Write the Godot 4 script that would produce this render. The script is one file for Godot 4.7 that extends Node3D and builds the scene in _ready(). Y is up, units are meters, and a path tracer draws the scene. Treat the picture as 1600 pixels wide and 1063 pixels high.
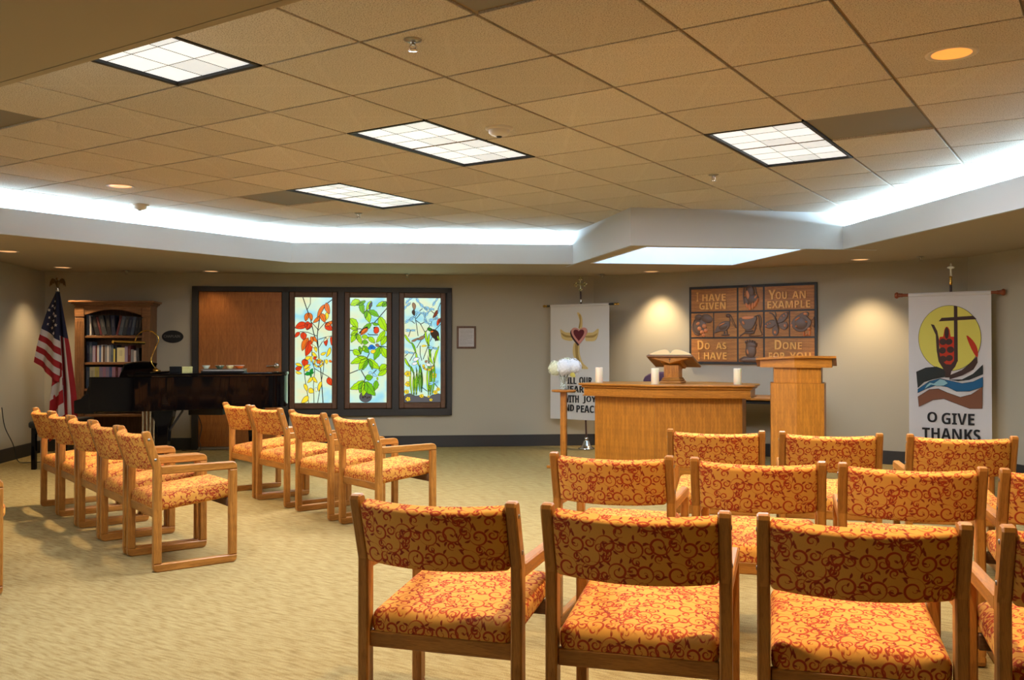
extends Node3D
# A chapel room. Metres, y up; the camera stands at (0, 1.24, 0) and looks towards -z.
# Points of the plan are Vector2(x, distance in front of the camera).

const LOW := 2.225       # lower ceiling
const HIGH := 2.575      # tiled tray ceiling
const GY := 0.5763       # turn of the ceiling grid
const GC := Vector2(1.0558, 2.1576)
const TILE := 0.6096

var W0 := Vector2(-5.78, 11.48)
var W1 := Vector2(1.08, 12.24)
var W2 := Vector2(4.78, 9.73)
var W3 := Vector2(6.57, -4.0)
var W4 := Vector2(-4.06, -4.0)

var M := {}
var used := {}
var rng := RandomNumberGenerator.new()

# ---------------------------------------------------------------- helpers
func V(p: Vector2, y := 0.0) -> Vector3:
	return Vector3(p.x, y, -p.y)

func numbered(called: String) -> String:
	if not used.has(called):
		used[called] = 0
		return called
	used[called] += 1
	return "%s_%03d" % [called, used[called]]

func begin() -> SurfaceTool:
	var st := SurfaceTool.new()
	st.begin(Mesh.PRIMITIVE_TRIANGLES)
	return st

func obj(called: String, st: SurfaceTool, m: Material, parent: Node = null) -> MeshInstance3D:
	st.generate_normals()
	var o := MeshInstance3D.new()
	o.mesh = st.commit()
	o.material_override = null
	for i in o.mesh.get_surface_count():
		o.mesh.surface_set_material(i, m)
	if parent == null:
		o.name = numbered(called)
		add_child(o, true)
	else:
		o.name = called
		parent.add_child(o, true)
	return o

func again(called: String, mesh: Mesh, parent: Node, xf := Transform3D()) -> MeshInstance3D:
	var o := MeshInstance3D.new()
	o.mesh = mesh
	o.name = called
	o.transform = xf
	parent.add_child(o, true)
	return o

func tag(o: Node, label: String, category: String, group := "", kind := "") -> Node:
	if label: o.set_meta("label", label)
	if category: o.set_meta("category", category)
	if group: o.set_meta("group", group)
	if kind: o.set_meta("kind", kind)
	return o

func thing(called: String, label: String, category: String, xf := Transform3D(), group := "") -> Node3D:
	var o := Node3D.new()
	o.name = numbered(called)
	o.transform = xf
	add_child(o, true)
	tag(o, label, category, group)
	return o

func struct(called: String, st: SurfaceTool, m: Material, label: String, category: String) -> MeshInstance3D:
	var o := obj(called, st, m)
	tag(o, label, category, "", "structure")
	return o

func sub(called: String, parent: Node, xf := Transform3D()) -> Node3D:
	var o := Node3D.new()
	o.name = called
	o.transform = xf
	parent.add_child(o, true)
	return o

func at(x: float, y: float, z: float) -> Transform3D:
	return Transform3D(Basis(), Vector3(x, y, z))

func turn(b: Vector3, origin: Vector3) -> Transform3D:
	return Transform3D(Basis.from_euler(b), origin)

# a frame on a wall: x along it to the right, y up, z out into the room
func on_wall(a: Vector2, b: Vector2, s := 0.0, y := 0.0, out := 0.0) -> Transform3D:
	var d := (b - a).normalized()
	var bx := Basis(Vector3(d.x, 0, -d.y), Vector3.UP, Vector3(d.y, 0, d.x))
	return Transform3D(bx, V(a)) * at(s, y, out)

func tri(st: SurfaceTool, a: Vector3, b: Vector3, c: Vector3, out: Vector3) -> void:
	if (c - a).cross(b - a).dot(out) < 0:
		var t := b
		b = c
		c = t
	st.add_vertex(a); st.add_vertex(b); st.add_vertex(c)

func quad(st: SurfaceTool, a: Vector3, b: Vector3, c: Vector3, d: Vector3, out: Vector3) -> void:
	tri(st, a, b, c, out)
	tri(st, a, c, d, out)

# a plain chamfered box
func box(st: SurfaceTool, size: Vector3, xf := Transform3D(), bev := 0.003) -> void:
	var h := size / 2.0
	var b := minf(bev, minf(h.x, minf(h.y, h.z)) * 0.9)
	st.set_smooth_group(-1)
	var o := xf.origin
	var P := func(v: Vector3): return xf * v
	for ax in 3:
		for sg in [-1.0, 1.0]:
			var u := (ax + 1) % 3
			var w := (ax + 2) % 3
			var q := []
			for k in [[-1, -1], [1, -1], [1, 1], [-1, 1]]:
				var v := Vector3()
				v[ax] = sg * h[ax]; v[u] = k[0] * (h[u] - b); v[w] = k[1] * (h[w] - b)
				q.append(P.call(v))
			var n := Vector3(); n[ax] = sg
			quad(st, q[0], q[1], q[2], q[3], xf.basis * n)
	if b < 0.0004:
		return
	for ax in 3:
		var u := (ax + 1) % 3
		var w := (ax + 2) % 3
		for su in [-1.0, 1.0]:
			for sw in [-1.0, 1.0]:
				var q := []
				for k in [[-1, 0], [1, 0], [1, 1], [-1, 1]]:
					var v := Vector3()
					v[ax] = k[0] * (h[ax] - b)
					v[u] = su * (h[u] - (b if k[1] == 0 else 0.0))
					v[w] = sw * (h[w] - (0.0 if k[1] == 0 else b))
					q.append(P.call(v))
				var n := Vector3(); n[u] = su; n[w] = sw
				quad(st, q[0], q[1], q[2], q[3], xf.basis * n)
	for sx in [-1.0, 1.0]:
		for sy in [-1.0, 1.0]:
			for sz in [-1.0, 1.0]:
				var a := Vector3(sx * (h.x - b), sy * (h.y - b), sz * h.z)
				var c := Vector3(sx * (h.x - b), sy * h.y, sz * (h.z - b))
				var e := Vector3(sx * h.x, sy * (h.y - b), sz * (h.z - b))
				tri(st, P.call(a), P.call(c), P.call(e), xf.basis * Vector3(sx, sy, sz))

# between two corners
func slab(st: SurfaceTool, lo: Vector3, hi: Vector3, xf := Transform3D(), bev := 0.003) -> void:
	box(st, (hi - lo).abs(), xf * Transform3D(Basis(), (lo + hi) / 2.0), bev)

func area2(p: PackedVector2Array) -> float:
	var s := 0.0
	for i in p.size():
		s += p[i].cross(p[(i + 1) % p.size()])
	return s / 2.0

func inset(p: PackedVector2Array, d: float) -> PackedVector2Array:
	var r := PackedVector2Array()
	var n := p.size()
	for i in n:
		var e0 := (p[i] - p[(i + n - 1) % n]).normalized()
		var e1 := (p[(i + 1) % n] - p[i]).normalized()
		var n0 := Vector2(-e0.y, e0.x)
		var n1 := Vector2(-e1.y, e1.x)
		var k := maxf(1.0 + n0.dot(n1), 0.35)
		r.append(p[i] + (n0 + n1) / k * d)
	return r

# a polygon in x, y given thickness along z (from z0 to z1), its edges chamfered
func prism(st: SurfaceTool, poly: PackedVector2Array, z0: float, z1: float, xf := Transform3D(), bev := 0.0, smooth := false) -> void:
	var p := PackedVector2Array()
	for v in poly:
		if p.is_empty() or v.distance_to(p[-1]) > 1e-5:
			p.append(v)
	if p.size() > 2 and p[0].distance_to(p[-1]) < 1e-5:
		p.remove_at(p.size() - 1)
	if p.size() < 3:
		return
	if area2(p) < 0:
		p.reverse()
	var q := inset(p, bev) if bev > 0 else p
	var rings := [[q, z0], [p, z0 + bev], [p, z1 - bev], [q, z1]] if bev > 0 else [[p, z0], [p, z1]]
	var n := p.size()
	for k in rings.size() - 1:
		st.set_smooth_group(k + 1 if smooth else -1)
		for i in n:
			var j := (i + 1) % n
			var e: Vector2 = (p[j] - p[i]).normalized()
			var out := Vector3(e.y, -e.x, 0)
			if bev > 0 and k != 1:
				out.z = -1.0 if k == 0 else 1.0
			var a: PackedVector2Array = rings[k][0]
			var b: PackedVector2Array = rings[k + 1][0]
			var za: float = rings[k][1]
			var zb: float = rings[k + 1][1]
			quad(st, xf * Vector3(a[i].x, a[i].y, za), xf * Vector3(a[j].x, a[j].y, za), xf * Vector3(b[j].x, b[j].y, zb), xf * Vector3(b[i].x, b[i].y, zb), xf.basis * out)
	st.set_smooth_group(-1)
	var t := Geometry2D.triangulate_polygon(q)
	for i in range(0, t.size(), 3):
		for z in [z0, z1]:
			tri(st, xf * Vector3(q[t[i]].x, q[t[i]].y, z), xf * Vector3(q[t[i + 1]].x, q[t[i + 1]].y, z), xf * Vector3(q[t[i + 2]].x, q[t[i + 2]].y, z), xf.basis * Vector3(0, 0, -1 if z == z0 else 1))

# a plan polygon (x, distance) standing from y0 to y1
func column(st: SurfaceTool, poly: PackedVector2Array, y0: float, y1: float, bev := 0.0) -> void:
	prism(st, poly, y0, y1, Transform3D(Basis(Vector3.RIGHT, Vector3(0, 0, -1), Vector3.UP), Vector3()), bev)

# a box with round edges, each point passed through warp
func pillow(st: SurfaceTool, size: Vector3, r: float, warp: Callable, mid := 8, m := 3) -> void:
	var h := size / 2.0
	var inner := h - Vector3(r, r, r)
	var lines := []
	for ax in 3:
		var l := []
		for k in m:
			l.append(-inner[ax] - r * tan(PI / 4 * (1.0 - float(k) / m)))
		for k in mid + 1:
			l.append(lerpf(-inner[ax], inner[ax], float(k) / mid))
		for k in m:
			l.append(inner[ax] + r * tan(PI / 4 * float(k + 1) / m))
		lines.append(l)
	st.set_smooth_group(0)
	for ax in 3:
		var u := (ax + 1) % 3
		var w := (ax + 2) % 3
		for sg in [-1.0, 1.0]:
			var nu: int = lines[u].size()
			var nw: int = lines[w].size()
			var g := []
			for i in nu:
				for j in nw:
					var q := Vector3()
					q[ax] = sg * h[ax]; q[u] = lines[u][i]; q[w] = lines[w][j]
					var c := q.clamp(-inner, inner)
					g.append(c + (q - c).normalized() * r)
			for i in nu - 1:
				for j in nw - 1:
					var a: Vector3 = g[i * nw + j]
					var b: Vector3 = g[(i + 1) * nw + j]
					var c: Vector3 = g[(i + 1) * nw + j + 1]
					var d: Vector3 = g[i * nw + j + 1]
					var n := Vector3(); n[ax] = sg
					var out: Vector3 = (c - a).cross(d - b)
					if out.dot(n) < 0: out = -out
					quad(st, warp.call(a), warp.call(b), warp.call(c), warp.call(d), out)

func lathe(st: SurfaceTool, prof: Array, seg := 20, xf := Transform3D(), smooth := true, squash := 1.0) -> void:
	for k in prof.size() - 1:
		var a: Vector2 = prof[k]
		var b: Vector2 = prof[k + 1]
		var e := b - a
		if e.length() < 1e-6: continue
		st.set_smooth_group(2 if smooth else -1)
		for i in seg:
			var t0 := TAU * i / seg
			var t1 := TAU * (i + 1) / seg
			var c0 := Vector3(cos(t0), 0, sin(t0) * squash)
			var c1 := Vector3(cos(t1), 0, sin(t1) * squash)
			var rad := (c0 + c1).normalized()
			var out := rad * e.y - Vector3.UP * e.x
			var p0 := c0 * a.x + Vector3.UP * a.y
			var p1 := c1 * a.x + Vector3.UP * a.y
			var p2 := c1 * b.x + Vector3.UP * b.y
			var p3 := c0 * b.x + Vector3.UP * b.y
			if a.x > 1e-6: tri(st, xf * p0, xf * p1, xf * p2, xf.basis * out)
			if b.x > 1e-6: tri(st, xf * p0, xf * p2, xf * p3, xf.basis * out)

func tube(st: SurfaceTool, pts: Array, r: float, seg := 8, r_end := -1.0) -> void:
	var n := pts.size()
	var rings := []
	var up := Vector3(0.13, 0.97, 0.21).normalized()
	for i in n:
		var d: Vector3 = (pts[mini(i + 1, n - 1)] - pts[maxi(i - 1, 0)]).normalized()
		var s := d.cross(up)
		if s.length() < 0.05: s = d.cross(Vector3.RIGHT)
		s = s.normalized()
		var w := s.cross(d).normalized()
		up = w
		var rr := r if r_end < 0 else lerpf(r, r_end, float(i) / (n - 1))
		var ring := []
		for k in seg:
			ring.append(pts[i] + (s * cos(TAU * k / seg) + w * sin(TAU * k / seg)) * rr)
		rings.append(ring)
	st.set_smooth_group(3)
	for i in n - 1:
		for k in seg:
			var k2 := (k + 1) % seg
			var mid: Vector3 = (rings[i][k] + rings[i][k2] + rings[i + 1][k]) / 3.0
			quad(st, rings[i][k], rings[i][k2], rings[i + 1][k2], rings[i + 1][k], mid - (pts[i] * 2.0 + pts[i + 1]) / 3.0)
	st.set_smooth_group(-1)
	for e in [0, n - 1]:
		var d: Vector3 = pts[e] - pts[1 if e == 0 else n - 2]
		for k in seg:
			tri(st, pts[e], rings[e][k], rings[e][(k + 1) % seg], d)

func smooth_path(ctrl: Array, steps := 8) -> Array:
	var c := Curve3D.new()
	for i in ctrl.size():
		var t: Vector3 = (ctrl[mini(i + 1, ctrl.size() - 1)] - ctrl[maxi(i - 1, 0)]) / 6.0
		c.add_point(ctrl[i], -t, t)
	var r := []
	for i in ctrl.size() - 1:
		for k in steps:
			r.append(c.sample(i, float(k) / steps))
	r.append(ctrl[-1])
	return r

func ball(st: SurfaceTool, rad: Vector3, xf := Transform3D(), rings := 8, seg := 14) -> void:
	var prof := []
	for i in rings + 1:
		var t := PI * i / rings
		prof.append(Vector2(sin(t), -cos(t)))
	lathe(st, prof, seg, xf * Transform3D(Basis.from_scale(rad), Vector3()))

# a flat raised strip along a polyline in x, y
func ribbon(st: SurfaceTool, pts: Array, w: float, z0: float, z1: float, closed := false, xf := Transform3D()) -> void:
	var n := pts.size()
	var L := []
	var R := []
	for i in n:
		var a: Vector2 = pts[(i + n - 1) % n] if closed or i > 0 else pts[0]
		var b: Vector2 = pts[(i + 1) % n] if closed or i < n - 1 else pts[n - 1]
		var d := (b - a).normalized()
		var s := Vector2(-d.y, d.x) * w / 2.0
		L.append(pts[i] + s)
		R.append(pts[i] - s)
	st.set_smooth_group(-1)
	for i in (n if closed else n - 1):
		var j := (i + 1) % n
		var l0: Vector2 = L[i]; var l1: Vector2 = L[j]; var r0: Vector2 = R[i]; var r1: Vector2 = R[j]
		quad(st, xf * Vector3(l0.x, l0.y, z1), xf * Vector3(l1.x, l1.y, z1), xf * Vector3(r1.x, r1.y, z1), xf * Vector3(r0.x, r0.y, z1), xf.basis * Vector3(0, 0, 1))
		var e := l0 - r0
		quad(st, xf * Vector3(l0.x, l0.y, z0), xf * Vector3(l1.x, l1.y, z0), xf * Vector3(l1.x, l1.y, z1), xf * Vector3(l0.x, l0.y, z1), xf.basis * Vector3(e.x, e.y, 0))
		quad(st, xf * Vector3(r0.x, r0.y, z0), xf * Vector3(r1.x, r1.y, z0), xf * Vector3(r1.x, r1.y, z1), xf * Vector3(r0.x, r0.y, z1), xf.basis * Vector3(-e.x, -e.y, 0))

func pv(a: Array) -> PackedVector2Array:
	var r := PackedVector2Array()
	for i in range(0, a.size(), 2):
		r.append(Vector2(a[i], a[i + 1]))
	return r

func oval(c: Vector2, rx: float, ry: float, n := 28, tilt := 0.0) -> PackedVector2Array:
	var r := PackedVector2Array()
	for i in n:
		r.append(c + Vector2(cos(TAU * i / n) * rx, sin(TAU * i / n) * ry).rotated(tilt))
	return r

# closed curve through the points
func rounded(p: PackedVector2Array, steps := 4) -> PackedVector2Array:
	var r := PackedVector2Array()
	var n := p.size()
	for i in n:
		for k in steps:
			r.append(p[i].cubic_interpolate(p[(i + 1) % n], p[(i + n - 1) % n], p[(i + 2) % n], float(k) / steps))
	return r

# lettering as raised geometry, fitted into w x h, centred at c of the parent's x, y
func letters(text: String, parent: Node, m: Material, c: Vector3, w: float, h: float, depth := 0.004, font := "Droid Sans", weight := 700, called := "lettering", slant := 0.0) -> MeshInstance3D:
	var f := SystemFont.new()
	f.font_names = PackedStringArray([font])
	f.font_weight = weight
	var t := TextMesh.new()
	t.text = text
	t.font = f
	t.font_size = 64
	t.pixel_size = 0.01
	t.depth = 0.05
	t.curve_step = 2.0
	t.material = m
	var bb := t.get_aabb()
	var k := Vector3(w / bb.size.x, h / bb.size.y, depth / bb.size.z)
	var o := MeshInstance3D.new()
	o.mesh = t
	o.name = called
	var mid := bb.get_center()
	var bx := Basis(Vector3(k.x, 0, 0), Vector3(slant * k.y, k.y, 0), Vector3(0, 0, k.z))
	o.transform = Transform3D(bx, c - bx * mid)
	parent.add_child(o, true)
	return o

# ---------------------------------------------------------------- materials
func col(r: int, g: int, b: int) -> Color:
	return Color8(r, g, b)

func mat(c: Color, rough := 0.6, metal := 0.0, spec := 0.5) -> StandardMaterial3D:
	var m := StandardMaterial3D.new()
	m.albedo_color = c
	m.roughness = rough
	m.metallic = metal
	m.metallic_specular = spec
	return m

func glow(c: Color, e: float) -> StandardMaterial3D:
	var m := mat(c, 0.4)
	m.emission_enabled = true
	m.emission = c
	m.emission_energy_multiplier = e
	return m

func noise(freq: float, oct: int, seed_: int, stops: Array, size := 512, kind := FastNoiseLite.TYPE_SIMPLEX_SMOOTH, normal := false, warp := 0.0) -> NoiseTexture2D:
	var n := FastNoiseLite.new()
	n.noise_type = kind
	n.frequency = freq
	n.fractal_octaves = oct
	n.seed = seed_
	if warp > 0.0:
		n.domain_warp_enabled = true
		n.domain_warp_amplitude = warp
		n.domain_warp_frequency = freq * 1.5
	var t := NoiseTexture2D.new()
	t.width = size
	t.height = size
	t.seamless = true
	t.noise = n
	if normal:
		t.as_normal_map = true
		t.bump_strength = 4.0
	elif stops:
		var g := Gradient.new()
		var offs := PackedFloat32Array()
		var cols := PackedColorArray()
		for s in stops:
			offs.append(s[0]); cols.append(s[1])
		g.offsets = offs
		g.colors = cols
		t.color_ramp = g
	return t

func grained(tex: Texture2D, fine: Texture2D, axis: int, along: float, across: float, tint: Color, rough: float) -> StandardMaterial3D:
	var m := mat(tint, rough)
	m.albedo_texture = tex
	m.uv1_triplanar = true
	var s := Vector3(across, across, across)
	s[axis] = along
	m.uv1_scale = s
	m.detail_enabled = true
	m.detail_albedo = fine
	m.detail_blend_mode = BaseMaterial3D.BLEND_MODE_MUL
	m.detail_uv_layer = BaseMaterial3D.DETAIL_UV_2
	m.uv2_triplanar = true
	var s2 := Vector3(across * 5, across * 5, across * 5)
	s2[axis] = along * 1.6
	m.uv2_scale = s2
	return m

func scroll_image() -> Image:
	# scrolling vines with comma leaves, one repeat of the chair cloth
	var n := 512
	var im := Image.create(n, n, false, Image.FORMAT_RGB8)
	var r := RandomNumberGenerator.new()
	r.seed = 77
	im.fill(col(214, 152, 82))
	for y in n:
		for x in n:
			var k := 0.965 + 0.035 * (1.0 if (x + y) % 3 else -1.0) + r.randf_range(-0.03, 0.03)
			var c := Color(0.865, 0.625, 0.29)
			im.set_pixel(x, y, Color(c.r * k, c.g * k, c.b * k))
	var dab := func(p: Vector2, rad: float, c: Color, share: float):
		var R := int(ceil(rad))
		for dy in range(-R, R + 1):
			for dx in range(-R, R + 1):
				var dd := sqrt(float(dx * dx + dy * dy))
				if dd > rad: continue
				var X := posmod(int(p.x) + dx, n)
				var Y := posmod(int(p.y) + dy, n)
				var a := share * clampf((rad - dd) * 1.2, 0.0, 1.0)
				im.set_pixel(X, Y, im.get_pixel(X, Y).lerp(c, a))
	var dark := col(114, 44, 40)
	var red := col(178, 70, 38)
	var curl := func(c: Vector2, sg: float, a0: float, R0: float, turns: float, thick: float) -> void:
		for i in 230:
			var t := i / 229.0
			var th := a0 + sg * t * TAU * turns
			var rad := R0 * pow(1.0 - t, 0.8) + 4.0
			var q := c + Vector2(cos(th), sin(th)) * rad
			var w := 1.5 + thick * pow(sin(PI * clampf(t * 1.1, 0, 1)), 1.6)
			dab.call(q, w, red, 0.42)
			if i % 2: dab.call(q + Vector2(0.8, 1), w * 0.5, dark, 0.5)
	var leaf := func(p: Vector2, d: float, sg: float, n2: int, fat: float) -> void:
		for k in n2:
			d += sg * 0.035
			p += Vector2(cos(d), sin(d)) * 1.1
			dab.call(p, 0.7 + fat * pow(sin(PI * k / (n2 - 1.0)), 1.3), red if k % 2 else dark, 0.34)
	for gy in 4:
		for gx in 4:
			var c := Vector2((gx + 0.5 + (0.5 if gy % 2 else 0.0)) * 128 + r.randf_range(-14, 14), (gy + 0.5) * 128 + r.randf_range(-14, 14))
			var sg := 1.0 if (gx + gy) % 2 else -1.0
			var a0 := r.randf_range(0, TAU)
			var R0 := r.randf_range(40, 54)
			curl.call(c, sg, a0, R0, 1.6, 4.4)
			# the stem runs on from the outer end in a counter curve, ending in a small curl
			var p := c + Vector2(cos(a0), sin(a0)) * (R0 + 4)
			var d := a0 - sg * PI / 2
			for i in 130:
				var t := i / 129.0
				d += sg * 0.022
				p += Vector2(cos(d), sin(d)) * 1.05
				dab.call(p, 1.5 + 2.4 * sin(PI * t), red, 0.42)
				if i % 2: dab.call(p + Vector2(1, 1), 0.8 + 1.1 * sin(PI * t), dark, 0.5)
				if i % 30 == 18: leaf.call(p, d - sg * r.randf_range(0.5, 1.1), sg, 30, 5.0)
			curl.call(p + Vector2(cos(d + sg * PI / 2), sin(d + sg * PI / 2)) * 20.0, sg, d - sg * PI / 2, 18.0, 1.2, 2.8)
			for j in 5:
				var ang := a0 + sg * (0.9 + j * 1.15)
				leaf.call(c + Vector2(cos(ang), sin(ang)) * (R0 * (0.98 - 0.06 * j)), ang + sg * 0.7, -sg, 32, 5.4)
			# a smaller curl fills the gap beside each large one
			curl.call(c + Vector2(64, r.randf_range(-12, 12)), -sg, a0 + 1.0, r.randf_range(20, 27), 1.3, 3.4)
			curl.call(c + Vector2(r.randf_range(-10, 10), 64), sg, a0 + 2.5, r.randf_range(16, 24), 1.2, 3.2)
			leaf.call(c + Vector2(r.randf_range(-8, 8), r.randf_range(-8, 8)), r.randf_range(0, TAU), sg, 22, 4.5)
	return im

func oak(axis: int, tint: Color, rough := 0.38) -> StandardMaterial3D:
	return grained(M.tex_oak, M.tex_fine, axis, 0.55, 7.0, tint, rough)

func make_materials() -> void:
	M.tex_oak = noise(0.011, 3, 5, [[0.0, Color(0.8, 0.77, 0.72)], [0.42, Color(0.92, 0.91, 0.89)], [0.5, Color(0.83, 0.79, 0.73)], [0.58, Color(0.97, 0.96, 0.94)], [1.0, Color(1, 1, 1)]], 512, FastNoiseLite.TYPE_SIMPLEX_SMOOTH, false, 30.0)
	M.tex_fine = noise(0.05, 2, 9, [[0.0, Color(0.7, 0.66, 0.6)], [0.38, Color(0.93, 0.92, 0.9)], [0.7, Color(1, 1, 1)], [1.0, Color(1, 1, 1)]], 512)
	for k in 3:
		M["chair_" + "xyz"[k]] = oak(k, col(192, 132, 58), 0.36)
		M["altar_" + "xyz"[k]] = oak(k, col(203, 131, 38), 0.38)
		M["case_" + "xyz"[k]] = oak(k, col(146, 102, 62), 0.45)
		M["dark_" + "xyz"[k]] = oak(k, col(112, 78, 52), 0.5)
	M.door = grained(noise(0.009, 3, 21, [[0.0, Color(0.82, 0.78, 0.72)], [0.45, Color(0.92, 0.9, 0.88)], [0.55, Color(0.82, 0.78, 0.74)], [1.0, Color(1, 1, 1)]], 512, FastNoiseLite.TYPE_SIMPLEX_SMOOTH, false, 40.0), M.tex_fine, 1, 0.35, 4.0, col(202, 128, 58), 0.42)
	var cloth := mat(Color.WHITE, 0.85, 0.0, 0.25)
	cloth.albedo_texture = ImageTexture.create_from_image(scroll_image())
	cloth.uv1_triplanar = true
	cloth.uv1_scale = Vector3(3.1, 3.1, 3.1)
	cloth.uv1_triplanar_sharpness = 6.0
	M.cloth = cloth
	# carpet: long streaks along one grid direction, fine pile over it
	var cp := mat(col(255, 250, 240), 0.95, 0.0, 0.15)
	cp.albedo_texture = noise(0.012, 4, 31, [[0.0, col(136, 117, 80)], [0.3, col(153, 136, 96)], [0.45, col(160, 144, 103)], [0.6, col(163, 148, 107)], [1.0, col(175, 161, 120)]], 1024)
	cp.uv1_scale = Vector3(0.6, 3.2, 1)
	cp.detail_enabled = true
	cp.detail_albedo = noise(0.09, 3, 44, [[0.0, Color(0.62, 0.6, 0.55)], [0.45, Color(0.92, 0.91, 0.88)], [0.6, Color(1, 1, 1)], [1.0, Color(1, 1, 1)]], 1024)
	cp.detail_blend_mode = BaseMaterial3D.BLEND_MODE_MUL
	cp.detail_uv_layer = BaseMaterial3D.DETAIL_UV_2
	cp.uv2_scale = Vector3(1.6, 4.6, 1)
	M.carpet = cp
	var tl := mat(col(222, 217, 211), 0.9, 0.0, 0.2)
	tl.albedo_texture = noise(0.16, 3, 3, [[0.0, Color(0.45, 0.42, 0.38)], [0.3, Color(0.78, 0.76, 0.73)], [0.42, Color(0.97, 0.97, 0.96)], [1.0, Color(1, 1, 1)]], 512)
	tl.uv1_triplanar = true
	tl.uv1_world_triplanar = true
	tl.uv1_scale = Vector3(1.6, 1.6, 1.6)
	M.tile = tl
	M.grid = mat(col(140, 122, 96), 0.6)
	M.grey = mat(col(128, 124, 116), 0.7)
	M.wall = mat(col(176, 169, 150), 0.75, 0.0, 0.25)
	M.plaster = mat(col(178, 166, 146), 0.8, 0.0, 0.25)
	M.white = mat(col(196, 199, 203), 0.75, 0.0, 0.3)
	M.base = mat(col(48, 45, 42), 0.55)
	M.bronze = mat(col(44, 41, 38), 0.5, 0.0, 0.5)
	M.black = mat(col(12, 11, 12), 0.5)
	M.gloss = mat(col(7, 6, 8), 0.05, 0.0, 0.32)
	M.chrome = mat(col(215, 215, 218), 0.16, 1.0)
	M.steel = mat(col(150, 146, 138), 0.35, 1.0)
	M.brass = mat(col(214, 172, 84), 0.22, 1.0)
	M.gold = mat(col(110, 88, 52), 0.45, 0.8)
	M.plastic = mat(col(214, 208, 196), 0.5)
	M.cream = mat(col(240, 230, 200), 0.5)
	M.wax = mat(col(246, 236, 206), 0.45)
	M.wax.subsurf_scatter_enabled = true
	M.wax.subsurf_scatter_strength = 0.3
	M.linen = mat(col(214, 210, 202), 0.9, 0.0, 0.2)
	M.linen.backlight_enabled = true
	M.linen.backlight = Color(0.1, 0.1, 0.1)
	M.ink = mat(col(16, 15, 16), 0.7)

# ---------------------------------------------------------------- the scene
func _ready() -> void:
	rng.seed = 12
	var cam := Camera3D.new()
	cam.name = "camera"
	cam.position = Vector3(0, 1.24, 0)
	cam.rotation_degrees = Vector3(0.683, 0, 0)
	cam.fov = 40.24
	cam.near = 0.05
	cam.far = 100.0
	add_child(cam)
	cam.current = true
	var sky := ProceduralSkyMaterial.new()
	sky.sky_top_color = Color(0.66, 0.8, 0.95)
	sky.sky_horizon_color = Color(0.9, 0.94, 0.97)
	sky.ground_horizon_color = Color(0.62, 0.62, 0.56)
	sky.ground_bottom_color = Color(0.4, 0.4, 0.34)
	sky.sky_energy_multiplier = 1.0
	var env := Environment.new()
	env.background_mode = Environment.BG_SKY
	env.sky = Sky.new()
	env.sky.sky_material = sky
	env.background_energy_multiplier = 7.0
	env.ambient_light_source = Environment.AMBIENT_SOURCE_SKY
	env.tonemap_mode = Environment.TONE_MAPPER_LINEAR
	env.tonemap_exposure = 1.0
	env.sdfgi_enabled = true
	env.ssao_enabled = true
	env.ssil_enabled = true
	var we := WorldEnvironment.new()
	we.name = "surroundings"
	we.environment = env
	add_child(we)
	make_materials()
	room_shell()
	tray_ceiling()
	ceiling_fittings()
	window_wall()
	chairs()
	altar_group()
	lectern()
	plaque()
	banners()
	piano()
	bookcase()
	flag()

# warm-white colours of the lamps
const FLUO := Color(0.98, 0.98, 1.0)
const WARM := Color(1.0, 0.87, 0.68)
const COOL := Color(0.80, 0.93, 1.0)

func spot(parent: Node, pos: Vector3, energy: float, angle: float, c := WARM, soft := 0.05) -> void:
	var l := SpotLight3D.new()
	l.name = "lamp_light"
	l.light_color = c
	l.light_energy = energy
	l.spot_range = 12.0
	l.spot_attenuation = 2.0
	l.spot_angle = angle
	l.spot_angle_attenuation = 0.8
	l.light_size = soft
	l.shadow_enabled = true
	l.rotation_degrees = Vector3(-90, 0, 0)
	parent.add_child(l, true)
	l.position = pos

func area(parent: Node, xf: Transform3D, size: Vector2, energy: float, c: Color) -> void:
	var l := AreaLight3D.new()
	l.name = "panel_light"
	l.light_color = c
	l.light_energy = energy
	l.area_size = size
	l.area_range = 14.0
	l.area_attenuation = 2.0
	l.area_normalize_energy = true
	l.shadow_enabled = true
	parent.add_child(l, true)
	l.transform = xf

# ---------------------------------------------------------------- shell
func wall(called: String, a: Vector2, b: Vector2, label: String, top := 2.8) -> void:
	var L := a.distance_to(b)
	var st := begin()
	slab(st, Vector3(-0.16, 0, -0.16), Vector3(L + 0.16, top, 0), on_wall(a, b), 0.0)
	struct(called, st, M.wall, label, "wall")

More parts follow.
